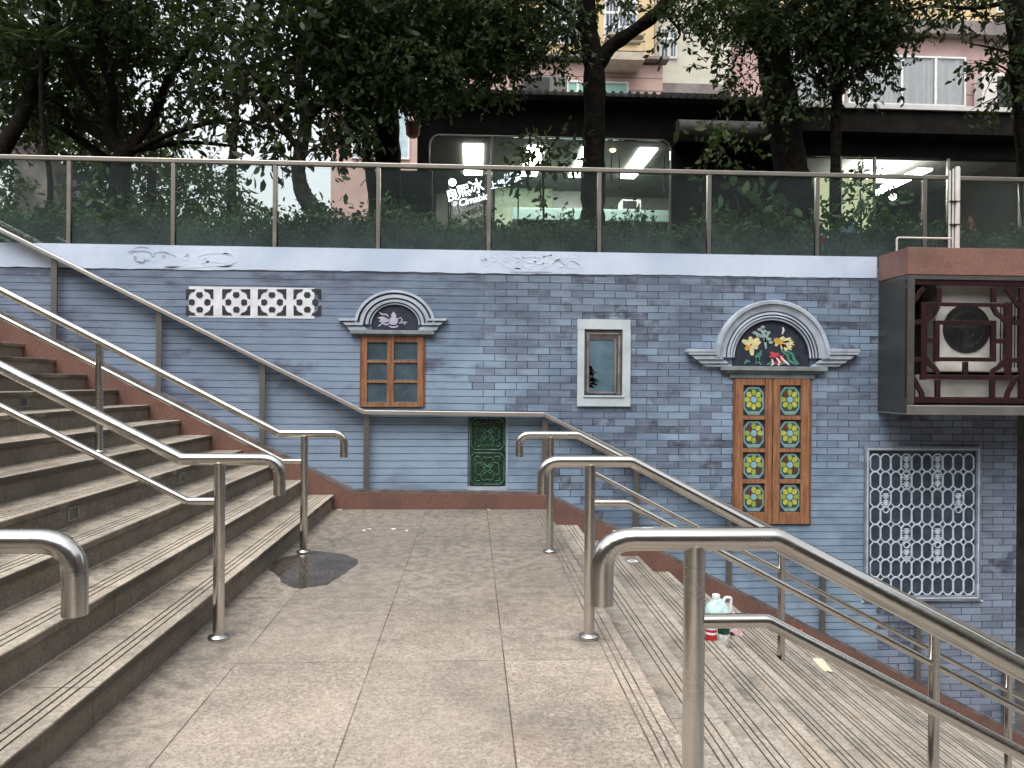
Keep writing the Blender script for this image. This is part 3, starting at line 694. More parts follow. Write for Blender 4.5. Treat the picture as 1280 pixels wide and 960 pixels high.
for i in range(NX):
    for j in range(NZ):
        octring(mb, gx0+dx*(i+.5), gy0+dy*(j+.5), dx*.5+.5, dy*.5+.5, 1.5, .004, .014+.0006*((i+j) % 2))
mb.build('lattice', M_chalk, gr)
mb = MB()
def orn(x, y, ring):
    for q in (0, 8.5):
        wpoly(mb, [(x-3.6, y+q-3), (x+3.6, y+q-3), (x+.9, y+q), (x+3.6, y+q+3), (x-3.6, y+q+3), (x-.9, y+q)], .004, .0175)
        wpoly(mb, [(x-5, y+q-.6), (x+5, y+q-.6), (x+5, y+q+.6), (x-5, y+q+.6)], .004, .0168)
    wpoly(mb, [(x-.7, y), (x+.7, y), (x+.7, y+14), (x-.7, y+14)], .004, .0172)
    if ring: octring(mb, x, y+17.5, 4.2, 4.0, 1.2, .004, .019)
for (i, j, rg) in [(3, 0, 1), (6, 0, 1), (3, 1.05, 0), (6, 1.0, 0), (1, 2.1, 1), (8, 2.1, 1), (3, 4.1, 1), (6, 4.1, 1), (3, 5.3, 0), (6, 5.3, 0)]:
    orn(gx0+dx*(i+.5), gy0+dy*j+6, rg)
mb.build('ornament', M_chalk, gr)

# ---- two green glazed tiles
for (x0, y0, x1, y1) in ((587.2, 521.5, 631.5, 563.6), (586.8, 564.6, 631.5, 606.8)):
    mb = MB(); wrect(mb, x0, y0, x1, y1, .0005, .010)
    cx, cy, w, h = (x0+x1)/2, (y0+y1)/2, (x1-x0)/2, (y1-y0)/2
    def ridge(pts, r=.0055, closed=False):
        q = [(Wp(*p)[0], WALL_Y-.0105, Wp(*p)[1]) for p in pts]
        if closed: q.append(q[0])
        mb.tube(q, r, 6, 1)
    ch = 5
    ridge([(x0+1.5+ch, y0+1.5), (x1-1.5-ch, y0+1.5), (x1-1.5, y0+1.5+ch), (x1-1.5, y1-1.5-ch), (x1-1.5-ch, y1-1.5), (x0+1.5+ch, y1-1.5), (x0+1.5, y1-1.5-ch), (x0+1.5, y0+1.5+ch)], .007, True)
    for k in range(4):
        a = math.pi/2*k+math.pi/2; f = lambda u, v: (cx+u*math.cos(a)-v*math.sin(a), cy-(u*math.sin(a)+v*math.cos(a))*.95)
        ridge([f(3, 0), f(7, 4), f(9, 8), f(13, 7.5), f(15.5, 4), f(14, 0), f(15.5, -4), f(13, -7.5), f(9, -8), f(7, -4), f(3, 0)], .0045)
    for k in range(4):
        a = math.pi/2*k+math.pi/4; c, s = math.cos(a), math.sin(a)
        ridge([(cx+17*c-4*s, cy-17*s-4*c), (cx+20*c-2*s, cy-20*s-2*c), (cx+21*c, cy-21*s), (cx+20*c+2*s, cy-20*s+2*c), (cx+17*c+4*s, cy-17*s+4*c)], .005)
        ridge([(cx+5*c-1.5*s, cy-5*s-1.5*c), (cx+8*c, cy-8*s), (cx+5*c+1.5*s, cy-5*s+1.5*c)], .004)
    ridge([(cx+3.4*math.cos(i*.6), cy+3.4*math.sin(i*.6)) for i in range(11)], .006)
    mb.build('glazed_tile', [M_tile, M_tile2], wall)
mb = MB(); wrect(mb, 584.5, 521, 586.2, 609, .0005, .003, 0); wrect(mb, 584.5, 607.6, 634, 613, .0005, .006, 1); wrect(mb, 633, 521, 634.5, 609, .0005, .004, 1)
mb.build('tile_surround', [M_ink, M_arch], wall)

# passage beyond the wall's end
mb = MB(); mb.box(WX1-.25, WX1-.002, 8.321, 13.9, LOW, 2.25); mb.build('passage_side', M_conc, wall)
pas = MB().box(WX1-.2, 12, 14, 14.3, LOW, 2.25).build('back_wall', M_conc); tag(pas, 'dark concrete back wall of the passage past the end of the mural', 'wall')
pil = MB().box(6.9, 7.4, 8.0, 8.5, LOW, 2.25).build('pillar', M_conc, bevel=.01); tag(pil, 'plain concrete pillar in the dark passage right of the mural', 'pillar')

# ================================================================== RAIL ON THE WALL
HY = 7.93
r0, r1, r2, r3 = P(0, 284, HY), P(456, 512.5, HY), P(680, 515.5, HY), P(1262, 806, HY)
sl = (r0[1]-r1[1])/(r1[0]-r0[0]); rL = (-8.5, r1[1]+sl*(r1[0]+8.5))
wr = thing('wall_handrail', 'flat steel handrail on thin posts running down and along the mural wall', 'handrail', (0, HY, .15))
mb = MB()
for a, b in ((rL, r1), (r1, r2), (r2, r3)):
    h = .042
    mb.prism([(a[0], a[1]-h), (b[0], b[1]-h), b, a], HY-.065, HY+.045)
mb.build('rail', M_flat, wr, bevel=.004)
def kz(x):
    pts = KO
    for a, b in zip(pts[:-1], pts[1:]):
        if a[0] <= x <= b[0]: return a[1]+(b[1]-a[1])*(x-a[0])/(b[0]-a[0])
def rz(x):
    for a, b in ((rL, r1), (r1, r2), (r2, r3)):
        if a[0] <= x <= b[0]: return a[1]+(b[1]-a[1])*(x-a[0])/(b[0]-a[0])
for px, py in ((68, 370), (199, 430), (328, 500), (458, 570), (681, 570), (795, 600), (911, 710), (1028, 780), (1147, 845), (1260, 860)):
    x = P(px, py, HY)[0]; x = min(x, r3[0]-.03)
    MB().box(x-.028, x+.028, HY-.012, HY+.012, kz(x)+.02, rz(x)-.03).build('post', M_post, wr)
for px in (-62, -192, -322):
    x = P(px, 300, HY)[0]; MB().box(x-.028, x+.028, HY-.012, HY+.012, kz(x)+.02, rz(x)-.03).build('post', M_post, wr)

# ================================================================== TUBE HANDRAILS
TR = .030
def flange(mb, x, y, z):
    mb.lathe([(.053, .0), (.053, .012), (.050, .018), (.036, .020), (.033, .024)], (x, y, z+.002), 24)
def left_rail(Y):
    r = thing('stair_handrail', '', 'handrail', (-1.26, Y, 0), 'steel tube handrails across the two flights of stairs')
    s = .515; bx, bz = -1.45, .905; n = 16.5*.305
    x2 = bx-n; z2 = bz+s*n
    mb = MB(); path = fillet([(-.965, Y, .725), (-.965, Y, bz), (bx, Y, bz), (x2, Y, z2)], {1: .085, 2: .05}); mb.tube(path, TR, 20); mb.build('top_rail', M_steel, r)
    mb = MB(); path = fillet([(-1.262, Y, .695), (bx+.03, Y, .695), (x2, Y, .695+s*(bx+.03-x2))], {1: .03}); mb.tube(path, .019, 14); mb.build('lower_rail', M_steel, r)
    for x in (-1.262, -2.775, -4.30, -5.83):
        k = max(0, math.ceil((-1.39-x)/.305)); zb = .15*k if x < -1.39 else 0
        zt = bz if x > bx else bz+s*(bx-x)
        mb = MB(); mb.tube([(x, Y, zb+.004), (x, Y, zt-TR*.6)], .0275, 18); p = mb.build('post', M_steel, r)
        mb = MB(); flange(mb, x, Y, zb); mb.build('flange', M_steel, p)
    return r
def right_rail(Y):
    r = thing('stair_handrail', '', 'handrail', (.605, Y, 0), 'steel tube handrails across the two flights of stairs')
    s = .520; bx, bz = .815, .902; n = 5.3; x2 = bx+n; z2 = bz-s*n
    mb = MB(); path = fillet([(.365, Y, .735), (.365, Y, bz), (bx, Y, bz), (x2, Y, z2)], {1: .085, 2: .05}); mb.tube(path, TR, 20); mb.build('top_rail', M_steel, r)
    mb = MB(); path = fillet([(.605, Y, .69), (bx-.02, Y, .69), (x2, Y, .69-s*(x2-bx+.02))], {1: .03}); mb.tube(path, .019, 14); mb.build('lower_rail', M_steel, r)
    for x in (.605, 2.42, 4.26, 6.0):
        k = max(0, math.ceil((x-.78)/.32)); zb = -.162*k
        zt = bz if x < bx else bz-s*(x-bx)
        mb = MB(); mb.tube([(x, Y, zb+.004), (x, Y, zt-TR*.6)], .0275, 18); p = mb.build('post', M_steel, r)
        mb = MB(); flange(mb, x, Y, zb); mb.build('flange', M_steel, p)
    return r
LL = left_rail(5.885); RL = right_rail(5.87)
LL['label'] = 'stainless tube handrail of the upward stairs standing at the puddle, nearest the mural wall'
RL['label'] = 'stainless tube handrail down the right-hand stairs, farthest one, nearest the mural wall'
for src, Y, lab in ((LL, 3.93, 'middle stainless tube handrail of the upward stairs, its flange in front of the puddle'),
                    (LL, 1.93, 'stainless tube handrail at the left edge, only its bent-down end in view'),
                    (RL, 3.89, 'stainless tube handrail down the right-hand stairs, middle one, its flange at the landing edge'),
                    (RL, 1.95, 'thickest-looking stainless handrail, right foreground, its bottom cut off by the picture')):
    c = copy_tree(src); c.location.y = Y; c['label'] = lab
    if src is RL and Y < 3: c.location.x = .575

# ================================================================== GLASS FENCE
FY = 8.13
fz0, fz1 = 2.66, 3.59
fence = thing('glass_fence', 'tinted glass balustrade with bronze steel posts on top of the mural wall', 'fence', (0, FY, fz0))
MB().box(-9.3, 5.15, FY-.03, FY+.03, fz1-.045, fz1).build('top_rail', M_fence, fence, bevel=.006)
MB().box(5.25, 8.2, FY-.03, FY+.03, fz1-.05, fz1-.005).build('top_rail', M_fence, fence, bevel=.006)
k_ = FY/WALL_Y
pxs = [P(q, 260, FY)[0] for q in (87, 217, 344, 473, 611, 749, 886, 1021, 1155)]
px_all = [pxs[0]-1.05*i for i in (4, 3, 2, 1)]+pxs+[pxs[-1]+1.16, pxs[-1]+2.32]
for i, x in enumerate(px_all):
    MB().box(x-.021, x+.021, FY-.024, FY+.024, fz0, fz1-.046).build('post', M_fence, fence, bevel=.003)
    if i < len(px_all)-1:
        MB().box(x+.03, px_all[i+1]-.03, FY-.005, FY+.005, fz0+.012, fz1-.06).build('glass_panel', M_fglass, fence)

# ================================================================== AIR CONDITIONER BOX
BY = 7.45; bx0 = 4.33; bzb = P(1135, 518, BY)[1]; bzt = P(1135, 309, BY)[1]; bcap = P(1135, 343, BY)[1]
ac = thing('air_conditioner_box', 'steel-clad box with pink granite cap and maroon lattice on the wall', 'enclosure', (5.4, 7.7, bzb))
bx1 = 6.75
MB().box(bx0, bx0+.03, BY, 7.999, bzb+.01, bcap-.006).box(bx1-.03, bx1, BY, 7.999, bzb+.01, bcap-.006).box(bx0+.03, bx1-.03, 7.93, 7.998, bzb+.01, bcap-.006).build('cladding', M_clad, ac)
MB().box(bx0-.004, bx1, BY-.012, 7.998, bcap, bzt).build('granite_cap', M_redcap, ac, bevel=.004)
MB().box(bx0+.002, bx1, BY-.005, 7.99, bzb-.002, bzb+.09).build('steel_sill', M_flat, ac, bevel=.004)
MB().box(bx0+.002, bx0+.07, BY-.006, BY+.03, bzb+.091, bcap-.004).box(bx0+.071, bx1, BY-.005, BY+.03, bcap-.045, bcap-.004).build('steel_trim', M_post, ac)
lat = MB(); LY = BY+.02
cv = lambda cx, cy: P(1090+cx/4.174, 300+cy/4.174, LY)
def lb(x0, y0, x1, y1, d=0):
    (a, b), (c, e) = cv(x0, y0), cv(x1, y1); lat.box(a, c, LY-.012+d, LY+.02-d, e, b)
def lcurve(pts, w=24):
    q = [Vector(p) for p in pts]; L, Rr = [], []
    for i in range(len(q)):
        a = q[max(0, i-1)]; b = q[min(len(q)-1, i+1)]; dd = (b-a).normalized(); n = Vector((-dd.y, dd.x))*w/2
        L.append(q[i]+n); Rr.append(q[i]-n)
    for i in range(len(q)-1): lat.prism([cv(*L[i]), cv(*L[i+1]), cv(*Rr[i+1]), cv(*Rr[i])], LY-.008, LY+.016)
OX = 592   # the lattice repeats to the right, out of the picture
for o_ in (0, OX):
    for q in [(255, 325, 283, 730), (697, 325, 725, 730), (283, 325, 697, 350), (283, 703, 697, 730), (325, 420, 350, 635), (620, 420, 645, 635), (350, 420, 620, 444), (350, 611, 620, 635),
              (335, 250, 361, 325), (622, 250, 647, 325), (205, 415, 255, 440), (283, 511, 325, 536), (205, 611, 255, 636), (645, 515, 697, 540), (725, 420, 772, 444), (725, 615, 772, 640), (475, 635, 500, 703), (330, 730, 355, 822), (615, 730, 640, 822)]:
        lb(q[0]+o_, q[1], q[2]+o_, q[3], .002)
    lb(770+o_, 250, 797+o_, 822)
    o = o_
    for pts in [[(195+o, 340), (215+o, 320), (235+o, 300), (250+o, 270), (272+o, 250)], [(700+o, 250), (722+o, 280), (745+o, 320), (772+o, 350)], [(200+o, 705), (220+o, 725), (240+o, 765), (258+o, 795), (264+o, 825)], [(772+o, 712), (745+o, 730), (725+o, 765), (708+o, 800), (702+o, 825)],
                [(275+o, 612), (298+o, 645), (325+o, 665), (342+o, 690), (342+o, 710)], [(702+o, 622), (680+o, 640), (660+o, 665), (632+o, 680), (626+o, 710)], [(630+o, 345), (650+o, 385), (680+o, 405), (702+o, 430)], [(278+o, 425), (300+o, 405), (325+o, 385), (345+o, 345)]]:
        lcurve(pts)
lb(180, 205, 797+OX, 250); lb(180, 822, 797+OX, 857); lb(180, 250, 205, 822)
lat.build('lattice_screen', M_maroon, ac, bevel=.002)
MB().box(bx0+.05, bx1-.05, 7.87, 7.925, bzb+.1, bcap-.06).build('inner_back', M_dark, ac)
mb = MB(); (a, b), (c, d_) = P(1143, 468, 7.72), P(1300, 497, 7.72); mb.box(a, bx1-.1, 7.70, 7.86, d_, b); mb.build('inner_shelf', M_acw, ac)
# the air conditioner inside it
AY = 7.60
(a0, t0), (a1, b0) = P(1170, 350, AY), P(1330, 466, AY)
acu = thing('air_conditioner', 'white air conditioner with dark round fan behind the maroon lattice', 'air conditioner', ((a0+a1)/2, AY+.12, b0))
MB().box(a0, a1, AY, AY+.255, b0, t0).build('casing', M_acw, acu, bevel=.01)
fx, fz = P(1208, 411, AY); fr = 31.5*AY/F_PX
mb = MB(); n = 40
vs = [(fx+fr*math.cos(2*math.pi*i/n), AY-.006, fz+fr*math.sin(2*math.pi*i/n)) for i in range(n)]; mb.prism([(x, z) for x, _, z in vs], AY-.004, AY-.0005); mb.build('fan_opening', M_dark, acu)
mb = MB()
for i in range(-9, 10):
    dx_ = fr*i/9.5; h = math.sqrt(max(0, fr*fr-dx_*dx_)); mb.tube([(fx+dx_, AY-.012, fz-h), (fx+dx_, AY-.012, fz+h)], .0022, 6)
for rr in (.35, .7, 1.0): mb.tube([(fx+fr*rr*math.cos(2*math.pi*i/32), AY-.010, fz+fr*rr*math.sin(2*math.pi*i/32)) for i in range(33)], .002, 6)
mb.build('fan_guard', simple('grey_wire', (.18, .18, .175), .4, 1, var=.1), acu)
mb = MB()
for k in range(3):
    a = 2*math.pi*k/3+.5
    mb.prism([(fx+.02*math.cos(a-1), fz+.02*math.sin(a-1)), (fx+fr*.85*math.cos(a-.25), fz+fr*.85*math.sin(a-.25)), (fx+fr*.85*math.cos(a+.4), fz+fr*.85*math.sin(a+.4)), (fx+.03*math.cos(a+1), fz+.03*math.sin(a+1))], AY-.008, AY-.005)
mb.build('fan_blade', M_acg, acu)
mb = MB()
xg = P(1250, 400, AY)[0]
for i in range(14): mb.box(xg+i*.03, xg+i*.03+.012, AY-.004, AY-.0005, b0+.05, t0-.25)
mb.build('side_louvre', M_acg, acu)
def text(body, name, mat, parent, x, y, z, size, rotz=0, tilt=0, ext=.004, shear=0, loc=None, yrot=0):
    cu = bpy.data.curves.new(name, 'FONT'); cu.body = body; cu.size = size; cu.extrude = ext; cu.shear = shear; cu.align_x = 'CENTER'; cu.align_y = 'CENTER'
    o = bpy.data.objects.new('tmp', cu); COL.objects.link(o)
    dg = bpy.context.evaluated_depsgraph_get(); me = bpy.data.meshes.new_from_object(o.evaluated_get(dg)); bpy.data.objects.remove(o)
    Rm = Matrix.Rotation(rotz, 4, 'Z') @ Matrix.Rotation(tilt, 4, 'Y') @ Matrix.Rotation(R_(90), 4, 'X')
    off = OFF[parent.name] if parent else Vector((x, y, z))
    me.transform(Matrix.Translation(Vector((x, y, z))-off) @ Rm)
    me.materials.clear(); me.materials.append(mat)
    q = bpy.data.objects.new(name, me); COL.objects.link(q)
    if parent: q.parent = parent
    else: q.location = off
    OFF[q.name] = off; return q
lx, lz = P(1268, 398.5, AY); text('UG', 'brand_lettering', M_rubber, acu, lx, AY-.004, lz, .075)

# drain pipes at the fence's end
dp = thing('drain_pipes', 'white plastic drain pipes bound together at the right end of the glass fence', 'pipe', (5.05, 7.75, bzt))
PYY = 8.03
def vp(px, w, py0, py1, name):
    x, zt = P(px, py0, PYY); r = w*PYY/F_PX/2; zb = bzt+.001
    MB().tube([(x, PYY, zb), (x, PYY, zt-.02), (x, PYY, zt)], [r, r, r*.75], 14).build(name, M_acw, dp)
vp(1187.3, 3.0, 213, 0, 'pipe'); vp(1191.5, 2.6, 211, 0, 'pipe'); vp(1197, 6.5, 208.5, 0, 'pipe')
mb = MB(); (a, z_) = P(1121, 297, PYY-.05); b = P(1189, 297, PYY-.05)[0]
mb.tube(fillet([(a, PYY-.05, bzt-.03), (a, PYY-.05, z_), (b, PYY-.05, z_)], .03), .011, 12); mb.build('pipe', M_acw, dp)
for py in (252, 281):
    x, z_ = P(1192, py, PYY); MB().box(x-.055, x+.075, PYY-.032, PYY+.032, z_-.004, z_+.004).build('clamp', M_rubber, dp)

# ================================================================== SMALL THINGS ON THE STAIRS
def steplight(px, py, n):
    X = -1.408-.305*(n-1); d = FW+RT*(px-640)/F_PX+UP*(480-py)/F_PX; tt = X/d[0]; y, z = d[1]*tt, 1.3+d[2]*tt; z = .15*(n-1)+.068
    return X, y, z
SL = None
for (px, py, n, lab) in [(227, 599, 4, 'square step light in the fourth riser, the one nearer the mural wall'), (91, 645, 4, 'square step light in the fourth riser, close to the left foreground handrail'), (29, 504, 8, 'square step light in a riser high up the left-hand stairs')]:
    X, y, z = steplight(px, py, n)
    if SL is None:
        SL = thing('step_light', lab, 'step light', (X, y, z), 'step lights in the risers')
        h, w = .042, .06
        MB().box(X-.02, X+.006, y-w, y+w, z+h-.012, z+h).box(X-.02, X+.006, y-w, y+w, z-h, z-h+.012).box(X-.02, X+.006, y-w, y-w+.014, z-h+.012, z+h-.012).box(X-.02, X+.006, y+w-.014, y+w, z-h+.012, z+h-.012).build('frame', simple('grey_alloy', (.30, .29, .27), .5, .6, var=.3, vscale=30), SL, bevel=.002)
        MB().box(X-.0, X+.002, y-w+.014, y+w-.014, z-h+.012, z+h-.012).build('lens', simple('dark_lens', (.05, .045, .04), .3, var=.3), SL)
    else:
        c = copy_tree(SL); c.location = (X, y, z); c['label'] = lab
# paint pots
zt = -.648
jar = thing('paint_jar', 'jar of dark green paint with white label on the right-hand stairs', 'paint jar', (1.875, 5.60, zt))
MB().lathe([(.036, .001), (.043, .006), (.044, .10), (.044, .105)], (1.875, 5.60, zt), 24).build('label_band', simple('paint_spotted_label', (.74, .74, .72), .5, var=.35, vscale=60), jar)
MB().lathe([(.0435, .106), (.044, .112), (.044, .165), (.038, .18), (.036, .186)], (1.875, 5.60, zt), 24).build('glass_body', simple('dark_green_paint', (.012, .05, .035), .12, var=.4, vscale=30), jar)
MB().lathe([(.039, .186), (.041, .19), (.041, .212), (.038, .216)], (1.875, 5.60, zt), 24).build('lid', M_rubber, jar)
can = thing('paint_can', 'small red paint can beside the jar on the right-hand stairs', 'paint can', (1.685, 5.30, -.486))
MB().lathe([(.040, .002), (.040, .115), (.038, .12)], (1.685, 5.30, -.486), 24).build('body', simple('red_can_print', (.42, .022, .03), .35, var=.3, vscale=14), can)
mb = MB()
for z in (.04, .075): mb.lathe([(.0405, z), (.0412, z+.004), (.0412, z+.012), (.0405, z+.016)], (1.685, 5.30, -.486), 24)
mb.build('white_stripe', M_white, can)
MB().lathe([(.041, .116), (.042, .124), (.038, .127), (.034, .122)], (1.685, 5.30, -.486), 24).build('lid', M_acw, can)
jx, jy = 1.90, 5.83
jug = thing('plastic_jug', 'white and turquoise plastic jug with handle behind the paint jar', 'jug', (jx, jy, zt))
mb = MB(); prof = []
for z, w, dd in [(.002, .085, .06), (.02, .092, .065), (.20, .092, .065), (.25, .075, .055), (.285, .04, .035), (.30, .026, .026)]:
    prof.append([(jx+w*math.copysign(abs(math.cos(a))**.5, math.cos(a)), jy+dd*math.copysign(abs(math.sin(a))**.5, math.sin(a)), zt+z) for a in [2*math.pi*i/24 for i in range(24)]])
vs = [q for r_ in prof for q in r_]; fs = [(i*24+j, i*24+(j+1)%24, (i+1)*24+(j+1)%24, (i+1)*24+j) for i in range(5) for j in range(24)]+[tuple(range(120, 144))]
mb.add(vs, fs, True); mb.build('body', simple('turquoise_mottled_plastic', (.50, .72, .70), .35, var=.25, vscale=18), jug)
MB().tube(fillet([(jx+.045, jy, zt+.24), (jx+.055, jy, zt+.305), (jx+.11, jy, zt+.305), (jx+.105, jy, zt+.20), (jx+.08, jy, zt+.17)], .03), .012, 10).build('handle', M_white, jug)
MB().lathe([(.03, .298), (.03, .325), (.027, .33)], (jx-.01, jy, zt), 18).build('cap', M_white, jug)
bag = MB(); bx_, by_, bz_ = 2.02, 5.93, zt
nn = 10
for i in range(nn):
    for j in range(nn):
        pass
rr = random.Random(3); gridv = []
for i in range(9):
    for j in range(9):
        u, v = i/8-.5, j/8-.5; gridv.append((bx_+u*.2, by_+v*.16, bz_+.004+max(0, .17*(1-3.4*(u*u+v*v)))*(.75+.5*rr.random())))
bag.add(gridv, [(i*9+j, (i+1)*9+j, (i+1)*9+j+1, i*9+j+1) for i in range(8) for j in range(8)], False)
tag(bag.build('plastic_bag', simple('pink_film', (.62, .42, .44), .25, var=.3, vscale=25), loc=(bx_, by_, bz_)), 'crumpled pinkish plastic bag beside the turquoise jug on the stairs', 'plastic bag')
# red packet against the skirting, paper on the step
def crumple(cx, cy, z, sx, sy, h, seed, rot=0, n=6):
    r2 = random.Random(seed); vs = []
    for i in range(n+1):
        for j in range(n+1):
            u, v = (i/n-.5)*sx, (j/n-.5)*sy
            vs.append((cx+u*math.cos(rot)-v*math.sin(rot), cy+u*math.sin(rot)+v*math.cos(rot), z+.003+h*r2.random()*(1-.6*abs(i/n-.5)*2)))
    return MB().add(vs, [(i*(n+1)+j, (i+1)*(n+1)+j, (i+1)*(n+1)+j+1, i*(n+1)+j+1) for i in range(n) for j in range(n)])
px_, py_, pz_ = 3.47, 7.30, -1.458
t = NT('red_foil_print'); f_ = t.step(t.noise(26, 3, .6), .5, .56); M_redp = t.done(t.bsdf(t.mix(f_, (.50, .03, .035), (.70, .55, .50)), .35))
o = crumple(3.34, 7.68, -1.296, .13, .16, .14, 5, .5).build('red_packet', M_redp, loc=(3.34, 7.68, -1.296)); tag(o, 'crumpled red packet on the stairs leaning against the red granite skirting', 'packet')
o = crumple(3.26, 6.95, -1.296, .09, .34, .012, 9, -.15).build('paper_sheet', simple('cream_paper', (.66, .62, .46), .8, var=.12, vscale=18), loc=(3.26, 6.95, -1.296)); tag(o, 'creased cream paper sheet lying on the right-hand stairs', 'paper')
o = crumple(3.16, 7.15, -1.296, .05, .20, .02, 11, -.1).build('red_wrapper', simple('red_wrapper_film', (.5, .04, .05), .4, var=.3, vscale=30), loc=(3.16, 7.15, -1.296)); tag(o, 'thin red wrapper beside the cream paper on the stairs', 'wrapper')
cloth = MB()
for k, (px, py, lab) in enumerate([(455, 664, 'white paper scrap on the landing, left one near the wall'), (462, 662, 'white paper scrap on the landing, second from the left near the wall'), (492, 662, 'white paper scrap on the landing, third from the left near the wall'), (508, 664, 'white paper scrap on the landing, right one near the wall'), (610, 637.5, 'white crumbs at the foot of the red skirting under the green tiles'), (425, 637, 'white crumbs where the lowest step meets the red skirting')]):
    d = FW+RT*(px-640)/F_PX+UP*(480-py)/F_PX; tt = -1.3/d[2]; x, y = d[0]*tt, min(d[1]*tt, 7.84)
    o = crumple(x, y, 0.0, .022, .040, .012, 20+k, k, 3).build('paper_scrap', M_white, loc=(x, y, 0)); tag(o, lab, 'litter', 'white scraps of litter on the landing')
x, z = P(783, 699, 7.5)
o = MB().tube([(1.62+.05*math.cos(2*math.pi*i/16), 7.62+.04*math.sin(2*math.pi*i/16), -.486+.008) for i in range(16)], .006, 6).build('white_ring', M_white, loc=(1.62, 7.62, -.486)); tag(o, 'small white plastic ring on a step against the red skirting', 'plastic ring')

# ================================================================== TREES
def leaf_batch(P0, D, L, W, up=None, rng=None):
    """numpy arrays: base points, directions, lengths, widths -> verts, faces (two folded halves per leaf)"""
    n = len(P0); D = D/np.linalg.norm(D, axis=1, keepdims=True)
    rv = rng.normal(size=(n, 3)); S = np.cross(D, rv); S /= np.linalg.norm(S, axis=1, keepdims=True)+1e-9
    Nn = np.cross(D, S)
    L = L[:, None]; W = W[:, None]
    v = np.stack([P0, P0+D*L*.35+S*W*.5+Nn*L*.06, P0+D*L*.72+S*W*.40+Nn*L*.04, P0+D*L-Nn*L*.10, P0+D*L*.72-S*W*.40+Nn*L*.04, P0+D*L*.35-S*W*.5+Nn*L*.06], 1).reshape(-1, 3)
    idx = np.arange(n)[:, None]*6
    f = (idx+np.array([[0, 1, 2, 3, 4, 5]]))
    return v, f
def crown_mesh(clumps, leaf, seed, per_twig=11, droop=.35, shell=.35):
    rng = np.random.default_rng(seed); VS, FS = [], []; off = 0; twigs = []
    for (c, r, n) in clumps:
        nt = max(1, int(n/per_twig))
        u = rng.normal(size=(nt, 3)); u /= np.linalg.norm(u, axis=1, keepdims=True)
        rad = rng.random(nt)**shell
        base = np.array(c)+u*rad[:, None]*np.array(r)
        tdir = u*.7+rng.normal(size=(nt, 3))*.6; tdir[:, 2] -= droop; tdir /= np.linalg.norm(tdir, axis=1, keepdims=True)
        tl = leaf*rng.uniform(2.2, 4.6, nt)
        for k in range(per_twig):
            s = (k+rng.random(nt))/per_twig
            p = base+tdir*(tl*s)[:, None]; p[:, 2] -= .10*leaf*4*s*s
            side = rng.normal(size=(nt, 3)); d = tdir*.55+side*.65; d[:, 2] -= .25
            L = leaf*rng.uniform(.6, 1.15, nt)
            v, f = leaf_batch(p, d, L, L*rng.uniform(.36, .52, nt), rng=rng)
            VS.append(v); FS.append(f+off); off += len(v)
        m = min(nt, 40)
        twigs += [(base[i]-tdir[i]*tl[i]*.15, base[i]+tdir[i]*tl[i]*.9) for i in range(m)]
    return np.concatenate(VS), np.concatenate(FS), twigs
def fast_mesh(name, V, Fc, mat, parent, off):
    me = bpy.data.meshes.new(name); V = V-np.array(off); n = len(V); m = len(Fc); k = Fc.shape[1]
    me.vertices.add(n); me.vertices.foreach_set('co', V.astype(np.float32).ravel())
    me.loops.add(m*k); me.loops.foreach_set('vertex_index', Fc.astype(np.int32).ravel())
    me.polygons.add(m); me.polygons.foreach_set('loop_start', np.arange(0, m*k, k, dtype=np.int32))
    me.update(calc_edges=True); me.validate()
    me.materials.append(mat)
    o = bpy.data.objects.new(name, me); COL.objects.link(o)
    if parent: o.parent = parent
    else: o.location = off
    OFF[o.name] = Vector(off); return o
def smooth_path(pts, n=5):
    pts = [np.array(p, float) for p in pts]
    if len(pts) < 3: return pts
    out = []
    for i in range(len(pts)-1):
        p0, p1, p2, p3 = pts[max(i-1, 0)], pts[i], pts[i+1], pts[min(i+2, len(pts)-1)]
        for k in range(n):
            t = k/n; out.append(.5*((2*p1)+(-p0+p2)*t+(2*p0-5*p1+4*p2-p3)*t*t+(-p0+3*p1-3*p2+p3)*t**3))
    out.append(pts[-1]); return out
def T(px, py, Y): x, z = P(px, py, Y); return (x, Y, z)
def tree(name, label, limbs, clumps, leaf, lm, bark, seed, group=None, density=1.0, **kw):
    """limbs: list of (points, r0, r1); clumps: (centre, radii, leaves)"""
    b = limbs[0][0][0]; clumps = [(a_, b_, int(n_*density)) for a_, b_, n_ in clumps]
    r = thing(name, label, 'tree', b, group)
    rr = random.Random(seed)
    for li, (pts, ra, rb) in enumerate(limbs):
        q = smooth_path(pts); m = len(q)
        rs = [max(.006, (ra+(rb-ra)*i/(m-1))*(1+.10*rr.uniform(-1, 1))) for i in range(m)]
        MB().tube(q, rs, 10).build('branch' if li else 'trunk', bark, r)
    mb = MB()
    V, Fc, tw = crown_mesh(clumps, leaf, seed, **kw)
    for a, c in tw:
        mb.tube([a, (np.array(a)+np.array(c))/2+np.array([0, 0, .02]), c], [.007, .005, .002], 5, cap=False)
    tq = mb.build('twigs', bark, r); tq['kind'] = 'stuff'
    fast_mesh('crown', V, Fc, lm, r, b)
    return r
def cl(px, py, Y, rx, ry, rz_, n):   # clump centre from the photo, radii in photo px (rx, rz) and metres (ry)
    x, z = P(px, py, Y); k = Y/F_PX
    return ((x, Y, z), (rx*k, ry, rz_*k), n)
